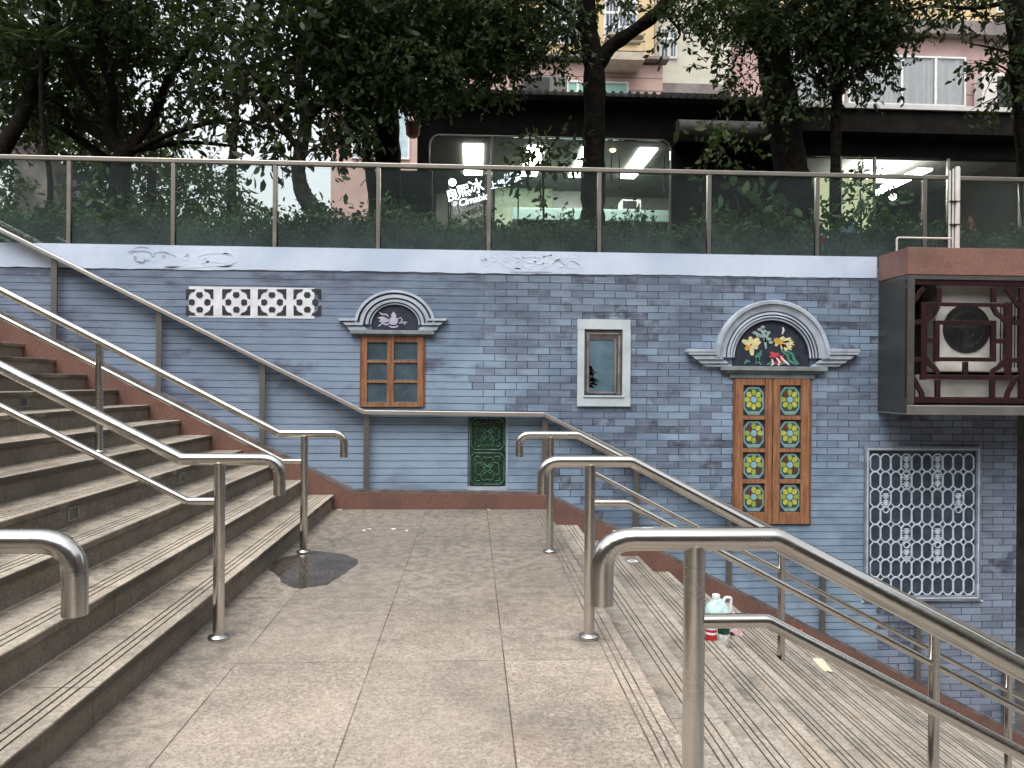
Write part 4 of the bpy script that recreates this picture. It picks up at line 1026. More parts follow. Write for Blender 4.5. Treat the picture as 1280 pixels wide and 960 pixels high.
# 1 spreading multi-stemmed tree, far left
Y = 10.0
tree('broadleaf_tree', 'spreading multi-stemmed tree at the far left above the glass fence', [
    ([T(150, 262, Y), T(150, 215, Y), T(158, 185, Y)], .14, .11),
    ([T(155, 192, Y), T(120, 165, Y+.2), T(60, 120, Y+.5), T(10, 40, Y+.6), T(-30, -60, Y+.8)], .085, .03),
    ([T(152, 190, Y), T(138, 160, Y), T(140, 110, Y-.2), T(120, 40, Y-.3), T(130, -60, Y)], .09, .04),
    ([T(160, 190, Y), T(195, 140, Y+.2), T(215, 90, Y+.1), T(260, 30, Y), T(290, -50, Y)], .075, .025),
    ([T(165, 190, Y), T(220, 165, Y-.2), T(290, 150, Y-.4), T(350, 165, Y-.5)], .045, .012),
    ([T(165, 188, Y), T(235, 178, Y+.4), T(310, 185, Y+.5)], .05, .012),
    ([T(140, 205, Y+.3), T(60, 150, Y+.8), T(-20, 130, Y+1)], .07, .02),
    ([T(120, 130, Y-.1), T(90, 80, Y-.4), T(70, 10, Y-.5)], .05, .02),
    ([T(-10, 205, Y-.4), T(25, 150, Y-.2), T(50, 90, Y), T(62, 20, Y), T(70, -70, Y)], .10, .05)],
    [cl(60, 10, Y, 130, 1.2, 65, 5200), cl(200, 5, Y, 100, 1.1, 50, 3000), cl(90, 90, Y+.4, 110, .9, 50, 2600), cl(220, 95, Y+.3, 80, .7, 40, 1000), cl(10, 110, Y+.8, 60, 1.0, 60, 1100), cl(275, 125, Y, 60, .6, 30, 420), cl(110, 150, Y+.9, 100, .5, 25, 800), cl(80, -120, Y, 190, 1.6, 80, 4000), cl(200, 160, Y+.8, 60, .4, 16, 220)],
    .098, M_leaf, M_bark, 11, density=1.35)
# 2 magnolia-like tree with bent trunk
Y = 9.4
tree('magnolia_tree', 'big-leaved tree with bent pale trunk against the white sky', [
    ([T(398, 285, Y), T(392, 262, Y), T(378, 240, Y), T(373, 205, Y), T(382, 150, Y), T(375, 90, Y), T(390, 10, Y), T(395, -60, Y)], .115, .05),
    ([T(376, 190, Y), T(345, 150, Y-.2), T(310, 110, Y-.2), T(290, 60, Y)], .045, .015),
    ([T(380, 160, Y), T(410, 120, Y+.2), T(440, 70, Y+.3)], .045, .015),
    ([T(374, 205, Y), T(400, 180, Y-.3), T(440, 188, Y-.4)], .02, .008), ([T(373, 205, Y), T(345, 190, Y-.2), T(325, 195, Y-.3)], .02, .008)],
    [cl(330, 40, Y, 95, .9, 60, 900), cl(410, 30, Y, 80, .9, 60, 1100), cl(310, 125, Y, 60, .6, 38, 230), cl(395, 135, Y, 60, .6, 40, 330), cl(340, 168, Y-.2, 50, .4, 20, 60), cl(425, 165, Y-.3, 30, .4, 25, 70), cl(370, -80, Y, 130, 1.3, 60, 900), cl(372, 200, Y-.3, 35, .3, 10, 18)],
    .15, M_leaf, M_bark2, 12, density=1.3, per_twig=7, droop=.5, shell=.5)
# 3 tall trunk pair beside the cabin
Y = 10.3
tree('broadleaf_tree', 'thick straight dark trunk just left of the black cabin, dense crown', [
    ([T(486, 300, Y), T(486, 240, Y), T(484, 160, Y), T(483, 90, Y), T(478, 0, Y), T(470, -90, Y)], .19, .13),
    ([T(484, 110, Y), T(510, 60, Y-.2), T(560, 20, Y-.4), T(610, 0, Y-.5)], .07, .02),
    ([T(483, 90, Y), T(450, 50, Y-.2), T(420, 0, Y-.3)], .07, .03), ([T(500, 70, Y-.1), T(540, 70, Y-.5), T(590, 85, Y-.7), T(620, 100, Y-.8)], .03, .008)],
    [cl(480, 20, Y-.5, 110, 1.0, 60, 7000), cl(560, 25, Y-.4, 80, 1.0, 50, 4200), cl(460, 90, Y-.8, 60, .6, 45, 2600), cl(525, 90, Y-.8, 60, .6, 32, 1900), cl(620, 20, Y-.5, 60, .8, 45, 2300), cl(600, 75, Y-.7, 55, .5, 25, 750), cl(615, 105, Y-.8, 18, .2, 16, 120), cl(500, -90, Y, 170, 1.6, 80, 4500), ((-2.4, 6.8, 8.6), (2.2, 1.6, .7), 3600)],  # last clump: unseen canopy overhead, added to shade the landing and wall
    .085, M_leaf2, M_bark, 13, density=1.4)
tree('sapling', 'thin leaning trunk beside the thick trunk left of the cabin', [
    ([T(470, 300, Y+.2), T(466, 240, Y+.2), T(458, 180, Y+.2), T(452, 120, Y+.2), T(448, 60, Y+.2)], .08, .05)],
    [cl(445, 130, Y+.1, 30, .5, 35, 450), cl(450, 60, Y+.2, 50, .6, 40, 900)], .13, M_leaf, M_bark, 14)
# 4 forked trunk in front of the cabin window
Y = 9.6
tree('broadleaf_tree', 'forked dark trunk in front of the cabin window with a limb reaching right', [
    ([T(741, 308, Y), T(741, 260, Y), T(742, 200, Y), T(743, 130, Y), T(742, 75, Y), T(736, 40, Y), T(732, 0, Y), T(728, -90, Y)], .155, .11),
    ([T(744, 92, Y), T(760, 62, Y), T(790, 40, Y-.1), T(825, 12, Y-.2), T(850, -30, Y-.3)], .095, .07),
    ([T(736, 50, Y), T(700, 10, Y-.2), T(660, -10, Y-.3)], .04, .02), ([T(826, 12, Y-.2), T(850, 40, Y-.3), T(840, 55, Y-.3)], .02, .008)],
    [cl(650, 10, Y-.2, 65, .8, 40, 1500), cl(685, 62, Y-.3, 45, .4, 20, 260), cl(630, 55, Y-.2, 45, .5, 35, 700), cl(712, 30, Y-.2, 28, .4, 28, 220), cl(848, 32, Y-.3, 20, .3, 26, 170), cl(872, 6, Y-.2, 34, .4, 22, 300), cl(700, 95, Y-.4, 12, .2, 9, 45), cl(725, -80, Y, 190, 1.6, 55, 3500), ((.6, 6.5, 8.4), (2.2, 1.8, .7), 4200), cl(776, 8, Y-.2, 20, .3, 22, 90)],  # one unseen overhanging clump is added here for shade on the landing
    .082, M_leaf2, M_bark, 15, density=1.4)
# 5 leaning trunk, right of centre
Y = 9.9
tree('broadleaf_tree', 'leaning thick trunk right of the cabin with creeper leaves', [
    ([T(1000, 312, Y), T(996, 250, Y), T(985, 190, Y), T(974, 120, Y), T(965, 60, Y), T(950, 0, Y), T(935, -80, Y)], .235, .19),
    ([T(968, 80, Y), T(935, 50, Y-.2), T(900, 10, Y-.3)], .05, .02), ([T(960, 40, Y), T(1000, 0, Y+.2), T(1040, -40, Y+.2)], .10, .05)],
    [cl(910, 12, Y-.3, 45, .5, 30, 850), cl(895, 66, Y-.4, 38, .4, 20, 150), cl(930, 95, Y-.4, 28, .4, 34, 240), cl(955, 20, Y-.4, 34, .3, 36, 600), cl(985, 110, Y-.3, 24, .3, 26, 160), cl(950, -80, Y, 140, 1.5, 70, 4200), cl(975, 150, Y-.35, 24, .2, 14, 90)],
    .085, M_leaf2, M_bark, 16, density=1.35)
# 6 round dark crown on a thin trunk
Y = 9.5
tree('small_tree', 'thin straight trunk with a dense dark round crown, right of the leaning trunk', [
    ([T(1044, 312, Y), T(1044, 240, Y), T(1045, 160, Y), T(1047, 90, Y), T(1050, 20, Y)], .072, .06),
    ([T(1046, 110, Y), T(1075, 85, Y-.1), T(1110, 80, Y-.2)], .02, .008), ([T(1046, 120, Y), T(1015, 95, Y), T(1000, 85, Y)], .02, .008)],
    [cl(1058, 22, Y, 62, .7, 46, 5200), cl(1055, 72, Y, 55, .5, 24, 1000), cl(1095, 98, Y-.1, 30, .3, 18, 130), cl(1025, 112, Y+.1, 45, .3, 16, 190), cl(1060, -60, Y, 90, .9, 45, 2500), cl(1110, 60, Y, 22, .4, 30, 260)],
    .09, M_leaf, M_bark, 17, density=1.3)
# 7 right edge
Y = 9.0
tree('broadleaf_tree', 'trunk at the right edge with leafy sprays hanging over the window', [
    ([T(1296, 320, Y), T(1290, 240, Y), T(1282, 160, Y), T(1276, 80, Y), T(1268, 0, Y), T(1262, -80, Y)], .14, .10),
    ([T(1276, 70, Y), T(1240, 60, Y-.2), T(1215, 55, Y-.2)], .02, .006), ([T(1268, 0, Y), T(1220, 10, Y-.2), T(1160, 8, Y-.3), T(1110, 20, Y-.3)], .035, .008), ([T(1280, 110, Y), T(1255, 85, Y-.2), T(1225, 75, Y-.2)], .02, .006)],
    [cl(1256, 80, Y-.1, 24, .3, 20, 170), cl(1264, 112, Y-.1, 20, .3, 16, 110), cl(1235, 45, Y-.2, 34, .3, 9, 70), cl(1180, 2, Y-.2, 65, .4, 12, 260), cl(1225, 16, Y-.2, 40, .3, 14, 150), cl(1285, 40, Y, 26, .5, 45, 300), cl(1180, -70, Y, 120, 1.0, 40, 1800), cl(1150, 25, Y-.3, 20, .2, 5, 24), ((4.0, 6.6, 8.6), (2.0, 1.6, .7), 3600)],  # the final clump hangs out of view, put there to shade the floor
    .10, M_leaf, M_bark, 18)
# background trees far left, behind
for i, (px, Y, lab, cls) in enumerate([
    (40, 16, 'leafy tree standing behind, at the far left', [(40, 140, 120, 70, 3600), (10, 220, 100, 60, 2600), (90, 40, 120, 70, 2600)]),
    (190, 17, 'leafy tree standing behind, seen between the second and third fence panels', [(160, 185, 60, 45, 1300), (190, 245, 70, 45, 1800), (130, 250, 70, 45, 1600)]),
    (290, 18, 'pale feathery bush-like tree behind the third fence panel', [(262, 240, 42, 34, 1300), (280, 268, 50, 26, 1300), (245, 205, 36, 24, 500)])]):
    tree('broadleaf_tree' if i < 2 else 'feathery_tree', lab, [([T(px, 330, Y), T(px, 220, Y), T(px+6, 120, Y)], .14, .07)], [cl(a, b, Y, c, 1.5, d_, n) for a, b, c, d_, n in cls], .16 if i < 2 else .12, M_leaf2, M_bark, 30+i)
# ------------------------------------------------------------------ hedge and plants behind the glass
def shrub_mesh(seed, w, h, n, leaf, mat, name='leaves'):
    r = np.random.default_rng(seed)
    cs = [((0, 0, h*.45), (w*.5, .22, h*.42), int(n*.6))]+[((r.uniform(-.4, .4)*w, r.uniform(-.15, .15), h*r.uniform(.35, .8)), (w*.22, .16, h*.25), int(n*.1)) for _ in range(4)]
    return crown_mesh(cs, leaf, seed, per_twig=8, droop=-.25, shell=.4)
kinds = []
for i, (w, h, n, leaf) in enumerate([(.85, .50, 900, .075), (.8, .60, 1000, .07), (.9, .42, 800, .085)]):
    o = thing('hedge_shrub', '', 'shrub', (0, 0, 0), 'low shrubs planted behind the glass fence')
    V, Fc, tw = shrub_mesh(50+i, w, h, n, leaf, M_leaf3); fast_mesh('foliage', V, Fc, M_leaf3, o, (0, 0, 0))
    mb = MB()
    for k in range(7):
        a = 2*math.pi*k/7; mb.tube([(0.05*math.cos(a), .05*math.sin(a), 0), (.2*w*math.cos(a), .1*math.sin(a), h*.4), (.35*w*math.cos(a), .16*math.sin(a), h*.75)], [.012, .009, .004], 6)
    mb.build('stem', M_bark, o); kinds.append(o)
PANEL = ['far left', 'first', 'second', 'third', 'fourth', 'fifth', 'sixth', 'seventh', 'eighth', 'ninth', 'tenth']
used = set(); idx = 0
for i, px in enumerate(range(-50, 1300, 44)):
    for row in (0, 1):
        k = kinds[(idx*2+row+i//3) % 3]; idx += 1
        x, _ = P(px+(22 if row else 0)+rnd.uniform(-8, 8), 300, 8.75+.75*row)
        if k.name not in used: used.add(k.name); o = k
        else: o = copy_tree(k)
        s = rnd.uniform(.85, 1.2)*(1.0 if px < 600 else (.92 if px < 900 else 1.05)); s *= (1.08 if row else .9)
        if 20 < px < 200: s *= 1.15
        o.location = (x, 8.68+.78*row, UPZ); o.scale = (s, s, s*rnd.uniform(.9, 1.15)); o.rotation_euler = (0, 0, rnd.choice((0, math.pi))+rnd.uniform(-.3, .3))
        o['label'] = 'low green hedge shrub in the planter behind the glass fence, '+('front row' if row == 0 else 'back row')
# taller plants: strap-leaved, red cordyline, broad leaves
def strap_plant(name, label, px, Y, n, L, w, mat, seed, h0=.1, spread=1.0):
    x, _ = P(px, 300, Y); r = thing(name, label, 'plant', (x, Y, UPZ)); rr = random.Random(seed); mb = MB()
    for k in range(n):
        a = rr.uniform(0, 6.28); el = rr.uniform(.55, 1.35); l = L*rr.uniform(.7, 1.1); base = np.array([x, Y, UPZ+h0*rr.random()])
        hd = np.array([math.cos(a)*spread, math.sin(a)*.6*spread, 0]); pts = []
        for i in range(8):
            t = i/7; pts.append(base+hd*l*math.cos(el)*t+np.array([0, 0, l*(math.sin(el)*t-.55*t*t*(1.2-el*.5))]))
        side = np.cross(hd, [0, 0, 1]); side = side/np.linalg.norm(side)
        vs = []
        for i, p in enumerate(pts):
            t = i/7; ww = w*math.sin(math.pi*min(.96, .12+.86*t))**.8/2; vs += [p+side*ww, p-side*ww-np.array([0, 0, ww*.3])]
        mb.add(vs, [(2*i, 2*i+1, 2*i+3, 2*i+2) for i in range(7)], True)
    mb.build('leaf_blades', mat, r); MB().tube([(x, Y, UPZ), (x, Y, UPZ+h0+.1)], .02, 8).build('stem', M_bark, r)
strap_plant('spider_lily', 'strap-leaved plant behind the glass left of the forked trunk', 632, 8.6, 16, .62, .05, M_leaf3, 1)
strap_plant('spider_lily', 'strap-leaved plant behind the glass at the foot of the forked trunk', 722, 8.6, 14, .70, .055, M_leaf3, 2)
strap_plant('cordyline', 'upright plant with stiff blades in front of the counter, right of the forked trunk', 805, 8.5, 10, .62, .07, M_leaf2, 3, .15, .7)
strap_plant('cordyline', 'red-leaved plant behind the glass just left of the white pipes', 1168, 8.6, 14, .72, .10, M_leafr, 4, .2, .7)
strap_plant('cordyline', 'red-leaved plant behind the glass right of the white pipes', 1214, 8.7, 10, .70, .09, M_leafr, 5, .2, .8)
strap_plant('broad_leaf_plant', 'broad dark-leaved plant behind the glass near the lit curtain', 1118, 8.7, 12, .80, .20, M_leaf3, 6, .2)
def leafy_plant(label, px, py, Y, w, h, n, leaf, mat, seed):
    x, z = P(px, py, Y); r = thing('leafy_plant', label, 'plant', (x, Y, UPZ)); k = Y/F_PX
    V, Fc, tw = crown_mesh([((x, Y, z), (w*k, .25, h*k), n)], leaf, seed, per_twig=7, droop=.1, shell=.5)
    fast_mesh('foliage', V, Fc, mat, r, (x, Y, UPZ)); mb = MB(); mb.tube([(x, Y, UPZ), (x+.02, Y, (UPZ+z)/2), (x, Y, z+h*k*.5)], [.018, .014, .008], 8)
    for a, c in tw[:14]: mb.tube([a, c], [.006, .003], 5, cap=False)
    mb.build('stem', M_bark, r)
leafy_plant('slim young tree in front of the cabin window left of the forked trunk', 678, 205, 9.1, 26, 42, 260, .12, M_leaf, 61)
leafy_plant('pale-leaved plant above the fence in front of the rolled awning', 895, 185, 9.0, 30, 20, 150, .12, M_leaf4, 62)
leafy_plant('leafy branchy plant against the lit curtain at the thin trunk', 1075, 250, 9.0, 34, 26, 240, .10, M_leaf3, 63)
leafy_plant('bright-leaved bush behind the second glass panel from the left edge', 172, 285, 8.5, 26, 14, 220, .10, M_leaf4, 64)
leafy_plant('bright big-leaved plant behind the dark glass panel below the awning', 985, 275, 8.7, 30, 22, 90, .22, M_leaf3, 65)
# spiky crown high at the far left
x, z = P(52, 46, 9.3); r = thing('screw_pine', 'spiky pale green plant crown high among the branches at the far left', 'plant', (x-.1, 9.3, UPZ))
MB().tube(smooth_path([(x-.1, 9.3, UPZ), (x+.10, 9.32, UPZ+(z-UPZ)*.3), (x+.02, 9.28, UPZ+(z-UPZ)*.65), (x, 9.3, z)]), [.04-.0012*i for i in range(16)], 8).build('stem', M_bark, r)
g = np.random.default_rng(5); n = 46; D = g.normal(size=(n, 3)); D[:, 2] = np.abs(D[:, 2])*.6-.25
V, Fc = leaf_batch(np.tile([x, 9.3, z], (n, 1))+g.normal(size=(n, 3))*.03, D, g.uniform(.35, .62, n), np.full(n, .038), rng=g)
fast_mesh('leaf_blades', V, Fc, M_leaf4, r, (x-.1, 9.3, UPZ))
# ================================================================== SHOPS BEHIND
def rrect(x0, x1, z0, z1, r, n=6):
    out = []
    for cx, cz, a0 in ((x1-r, z1-r, 0), (x0+r, z1-r, 90), (x0+r, z0+r, 180), (x1-r, z0+r, 270)):
        out += [(cx+r*math.cos(R_(a0+90*i/n)), cz+r*math.sin(R_(a0+90*i/n))) for i in range(n+1)]
    return out
CY = 12.0
cx0, ztop = P(522, 121, CY); cx1 = P(968, 121, CY)[0]
cabin = thing('black_cabin', 'black cabin shop with a wide rounded window and corrugated roof, behind the fence', 'shop', ((cx0+cx1)/2, CY, UPZ))
wx0, wz1 = P(537, 168, CY); wx1, _ = P(839, 168, CY); wz0 = P(690, 292, CY)[1]
CD = 16.2
mb = MB()
outer = [(cx0, UPZ-.02), (cx1, UPZ-.02), (cx1, ztop), (cx0, ztop)]
hole = rrect(wx0, wx1, wz0, wz1, .17)
# front wall as four pieces round the window opening, the corners filled by small prisms
mb.box(cx0, wx0, CY, CY+.12, UPZ-.02, ztop); mb.box(wx1, cx1, CY, CY+.12, UPZ-.02, ztop); mb.box(wx0, wx1, CY, CY+.12, wz1, ztop); mb.box(wx0, wx1, CY, CY+.12, UPZ-.02, wz0)
for sx, xx in ((1, wx0), (-1, wx1)):
    a = [(xx, wz1), (xx, wz1-.17)]+[(xx+sx*(.17-.17*math.cos(R_(90*i/6))), wz1-.17+.17*math.sin(R_(90*i/6))) for i in range(1, 7)]
    mb.prism(a, CY, CY+.118)
mb.box(cx0, cx0+.1, CY+.12, CD, UPZ-.02, ztop); mb.box(cx1-.1, cx1, CY+.12, CD, UPZ-.02, ztop); mb.box(cx0, cx1, CD, CD+.1, UPZ-.02, ztop)
mb.build('wall', M_cabin, cabin)
roof = MB(); nr = 46
for i in range(nr):
    x = cx0-.12+(cx1-cx0+.24)*(i+.5)/nr; roof.tube([(x, CY-.25, ztop+.05), (x, CD+.2, ztop+.12)], .035, 8)
roof.box(cx0-.14, cx1+.14, CY-.24, CD+.2, ztop+.0, ztop+.05); roof.build('roof', M_roof, cabin)
fr = MB(); q = rrect(wx0, wx1, wz0, wz1, .17); fr.tube([(x, CY-.006, z) for x, z in q]+[(q[0][0], CY-.006, q[0][1])], .010, 8)
for px in (615,):
    x = P(px, 200, CY)[0]; fr.box(x-.02, x+.02, CY+.0, CY+.04, wz0, wz1)
fro = fr.build('window', M_post, cabin)
MB().box(wx0+.001, wx1-.001, CY+.05, CY+.058, wz0+.001, wz1-.001).build('pane', M_sglass, fro)
MB().box(cx0+.101, cx1-.101, CD-.05, CD-.004, UPZ, ztop-.3).build('back_wall', M_inwall, cabin)
zc = 5.25
MB().box(cx0+.101, cx1-.101, CY+.121, CD-.06, zc, zc+.06).build('ceiling', M_ceil, cabin)
for (pa, pb) in ((579, 604), (660, 682), (728, 752), (800, 822)):
    Ya, Yb = 12.75, 14.6
    def pl(px, Yq): return P(px, 185, Ya)[0]
    xa, xb2 = pl(pa, Ya), pl(pb, Ya)
    MB().box(xa, xb2, Ya, Yb, zc-.022, zc-.004).build('ceiling_light', emit('panel_light', (1, .98, .93), 16.0), cabin)
x, z = P(766, 186, 12.9); 
lamp = MB().lathe([(.03, .12), (.09, .05), (.10, 0), (.085, 0)], (x, 12.9, z), 18); lamp.tube([(x, 12.9, z+.12), (x, 12.9, zc)], .006, 6)
lamp = lamp.build('pendant_lamp', M_rubber, cabin); MB().lathe([(.03, -.035), (.055, 0), (.03, .03)], (x, 12.9, z-.01), 14).build('bulb', emit('warm_bulb', (1, .72, .25), 14), lamp)
# counter, menu wall, microwave, spotlights, sign
xa, zt_ = P(640, 264, 14.2); xb2, zb_ = P(838, 282, 14.2)
MB().box(xa, xb2, 13.9, 14.6, zb_, zt_).build('counter_top', M_counter, cabin, bevel=.01); MB().box(xa+.1, xb2-.1, 14.0, 14.5, UPZ, zb_-.003).build('counter_base', M_cabin, cabin)
mw = thing('microwave', 'small grey microwave on the pale counter inside the cabin shop', 'microwave', (P(790, 270, 14.05)[0], 14.05, zt_))
(a, b), (c, d_) = P(776, 264, 14.05), P(800, 274, 14.05); MB().box(a, c, 13.95, 14.3, zt_+.002, zt_+.20).build('casing', M_acw, mw, bevel=.008); MB().box(a+.02, c-.09, 13.943, 13.949, zt_+.03, zt_+.17).build('door_glass', M_dark, mw)
for px, py in ((764, 232), (830, 236), (774, 231)):
    x, z = P(px, py, 13.2); mb = MB(); mb.tube([(x, 13.2, zc), (x, 13.2, z+.08), (x+.02, 13.15, z-.08)], [.005, .022, .034], 10); mb.build('spotlight', M_bark, cabin)
# panelled glow on the back wall: green partition
(a, b), (c, d_) = P(617, 235, 15.6), P(690, 285, 15.6); MB().box(a, c, 15.55, 15.6, d_, b).build('green_partition', simple('pale_green_board', (.44, .52, .36), .6, var=.1), cabin)
(a, b), (c, d_) = P(690, 226, 15.8), P(735, 275, 15.8); MB().box(a, c, 15.75, 15.8, d_, b).build('white_board', M_acw, cabin)
for px in (690, 700, 712, 735):
    x = P(px, 240, 15.7)[0]; MB().box(x-.012, x+.012, 15.68, 15.72, UPZ, 4.7).build('rack_post', M_roof, cabin)
for i, (px, py, s) in enumerate(((560, 250, 1), (566, 262, 1), (590, 270, 1))):
    pass
(a, b), (c, d_) = P(590, 258, 13.0), P(612, 282, 13.0); MB().box(a, c, 12.97, 13.0, d_, b).build('notice_board', simple('cream_board', (.55, .50, .33), .6, var=.15, vscale=5), cabin)
# lit lettering hung inside the window
M_lit = emit('white_lit_letters', (.92, .97, 1), 3.2); M_lit2 = emit('blue_white_lit_letters', (.72, .90, 1), 1.8)
sg = thing('lit_shop_sign', 'slanted white glowing Chinese lettering with latin line behind the glass', 'sign', (P(588, 240, 11.6)[0], 11.6, UPZ))
SYg = 11.5
for ch, px, py, s in (('良', 565.5, 245, .20), ('熙', 579.5, 239.5, .20), ('冰', 595.5, 234, .23)):
    x, z = P(px, py, SYg); text(ch, 'letter', M_lit, sg, x, SYg, z, s, tilt=R_(-14), ext=.008)
x, z = P(592, 249.5, SYg); text('Cimabio', 'latin_line', M_lit, sg, x, SYg, z, .14, tilt=R_(-16), ext=.006, shear=.25)
x0_, z0_ = P(560, 228, SYg); 
mb = MB()
for px in (561, 606): 
    x, z = P(px, 226, SYg+.03); mb.tube([(x, SYg+.03, UPZ), (x, SYg+.03, z+.05)], .012, 8)
xa, za = P(561, 252, SYg+.03); xb2, zb2 = P(606, 241, SYg+.03)
mb.tube([(xa, SYg+.03, za), (xb2, SYg+.03, zb2)], .010, 8); mb.build('stand', M_rubber, sg)
sg2 = thing('lit_shop_sign', 'small bluish glowing Chinese characters behind the glass, right of the slanted sign', 'sign', (P(632, 225, 11.6)[0], 11.6, UPZ))
x, z = P(632, 229, SYg); text('上楼餐面', 'letter_row', M_lit2, sg2, x, SYg, z, .125, tilt=R_(-12), ext=.006)
x, z = P(640, 218.5, SYg); text('川 鲜 餐', 'letter_row', M_lit2, sg2, x, SYg, z, .07, tilt=R_(-12), ext=.005)
mb = MB()
for px in (618, 648): x, z = P(px, 222, SYg+.03); mb.tube([(x, SYg+.03, UPZ), (x, SYg+.03, z)], .010, 8)
xa, za = P(618, 233, SYg+.03); xb2, zb2 = P(648, 226, SYg+.03); mb.tube([(xa, SYg+.03, za), (xb2, SYg+.03, zb2)], .008, 8); mb.build('stand', M_rubber, sg2)
x, z = P(565.5, 228, 11.4)
lp = thing('globe_lamp', 'round white globe lamp glowing above the slanted lettering', 'lamp', (x, 11.4, UPZ)); MB().lathe([(.01, -.055), (.045, -.035), (.058, 0), (.045, .035), (.01, .055)], (x, 11.4, z), 18).build('globe', emit('globe_glow', (1, 1, .95), 8), lp); MB().tube([(x-.03, 11.62, UPZ), (x-.03, 11.62, z+.07), (x, 11.40, z+.07), (x, 11.40, z+.05)], .008, 8).build('pole', M_rubber, lp)
# grey board left of the cabin's window in the glass, with a white mark
(a, b), (c, d_) = P(478, 212, 11.2), P(540, 244, 11.2)
gb = thing('privacy_screen', 'plain grey screen standing behind the hedge left of the glowing sign', 'panel', ((a+c)/2, 11.25, UPZ)); MB().box(a, c, 11.22, 11.27, d_-.02, b).build('board', simple('slate_grey_board', (.13, .14, .17), .6, var=.15), gb); MB().box(a, c, 11.225, 11.265, UPZ, d_-.021).build('lower_board', simple('plum_grey_board', (.085, .07, .075), .7, var=.2), gb)
# rolled awning at the right of the cabin
(a, b), (c, d_) = P(848, 147, 11.7), P(975, 178, 11.7)
aw = thing('rolled_awning', 'rolled dark grey awning on the cabin front behind the creeper', 'awning', ((a+c)/2, 11.8, d_)); MB().tube([(a, 11.78, (b+d_)/2), (c, 11.78, (b+d_)/2)], (b-d_)/2*.95, 16).build('roll', simple('grey_awning_cloth', (.055, .053, .05), .7, var=.35, vscale=5), aw); MB().box(a, a+.03, 11.85, 11.999, d_, b).box(c-.03, c, 11.85, 11.999, d_, b).build('bracket', M_roof, aw)
# outdoor unit on the cabin roof
def ac_unit(label, px0, px1, py0, py1, Y, base=None, dark=False, fanside=0):
    (a, b), (c, d_) = P(px0, py0, Y), P(px1, py1, Y)
    m = simple('shaded_metal', (.16, .15, .14), .6, var=.15) if dark else M_acw
    r = thing('outdoor_unit', label, 'air conditioner', ((a+c)/2, Y, d_), 'outdoor air conditioner units on the buildings'); MB().box(a, c, Y, Y+.35, d_, b).build('casing', m, r, bevel=.01)
    w = c-a; f0 = a+.05*w if not fanside else a+.38*w; f1 = f0+.55*w
    MB().box(f0, f1, Y-.012, Y-.001, d_+.08*(b-d_), b-.1*(b-d_)).build('fan_grille', M_acg, r)
    mb = MB()
    for i in range(8): xx = f0+(f1-f0)*(i+.5)/8; mb.box(xx-.006, xx+.006, Y-.018, Y-.0125, d_+.1*(b-d_), b-.12*(b-d_))
    mb.build('grille_bar', M_roof, r); mb = MB()
    MB().box(a+.05, a+.12, Y+.05, Y+.3, d_-.08, d_-.001).box(c-.12, c-.05, Y+.05, Y+.3, d_-.08, d_-.001).build('foot', M_roof, r); return r
ac_unit('dark outdoor unit standing on the cabin roof, left of the forked trunk', 653, 709, 94, 117, 13.2, dark=True)
# second shop, right
SX0, szt = P(1004, 142, 11.6); SX1 = 9.0
shop = thing('grey_shop', 'dark low shop at the right with tube lights and a pale curtain inside', 'shop', ((SX0+SX1)/2, 11.6, UPZ))
zw1 = P(1100, 196, 11.6)[1]; zf = P(1100, 172, 11.6)[1]
mb = MB(); mb.box(SX0-.45, SX1, 11.35, 12.0, zf, szt); mb.box(SX0-.1, SX1, 11.6, 11.75, zw1, zf-.003); mb.box(SX0-.12, SX0, 11.6, 15.5, UPZ-.02, zf-.003); mb.box(SX1-.1, SX1, 11.76, 15.5, UPZ-.02, zf-.003); mb.box(SX0, SX1-.1, 15.4, 15.5, UPZ-.02, zf-.003)
mb.build('wall', simple('dark_fascia', (.012, .0105, .0095), .8, var=.35, **{'Specular IOR Level': .12}), shop)
MB().box(SX0-.5, SX1, 11.30, 15.6, szt+.001, szt+.07).build('roof_edge', simple('white_roof_edge', (.70, .69, .66), .6, var=.08), shop)
MB().box(SX0+.001, SX1-.101, 11.76, 15.39, zf-.06, zf-.004).build('ceiling', M_ceil, shop)
mb = MB()
for px in (1006, 1050, 1093, 1185, 1275):
    x = P(px, 220, 11.62)[0]; mb.box(x-.018, x+.018, 11.6, 11.64, UPZ, zw1-.002)
wn_ = mb.build('window', M_fence, shop); MB().box(SX0+.002, SX1-.1, 11.65, 11.655, UPZ, zw1-.002).build('pane', M_sglass, wn_)
zl = P(1100, 176, 11.6)[1]-.25
for (pa, pb) in ((1108, 1135), (1152, 1182)):
    xa, xb2 = P(pa, 195, 12.2)[0], P(pb, 195, 12.2)[0]; MB().box(xa-.1, xb2-.25, 12.15, 14.0, zl-.03, zl).build('ceiling_light', emit('tube_light', (1, 1, .95), 14), shop)
xa, xb2 = P(1085, 195, 12.2)[0], P(1150, 195, 12.2)[0]; MB().box(xa, xb2, 12.7, 12.95, zl-.03, zl).build('ceiling_light', emit('tube_light', (1, 1, .95), 14), shop)
mb = MB(); xa, zt_ = P(1020, 222, 12.6); xb2, zb_ = P(1092, 292, 12.6); n = 26
vs = []
for i in range(n+1):
    x = xa+(xb2-xa)*i/n; y = 12.6+.03*math.sin(i*1.7); vs += [(x, y, zt_), (x, y, UPZ+.2)]
mb.add(vs, [(2*i, 2*i+1, 2*i+3, 2*i+2) for i in range(n)], True); mb.build('curtain', emit('emissive_curtain', (.80, .80, .50), .55), shop)  # cloth given its own glow in place of lamplight
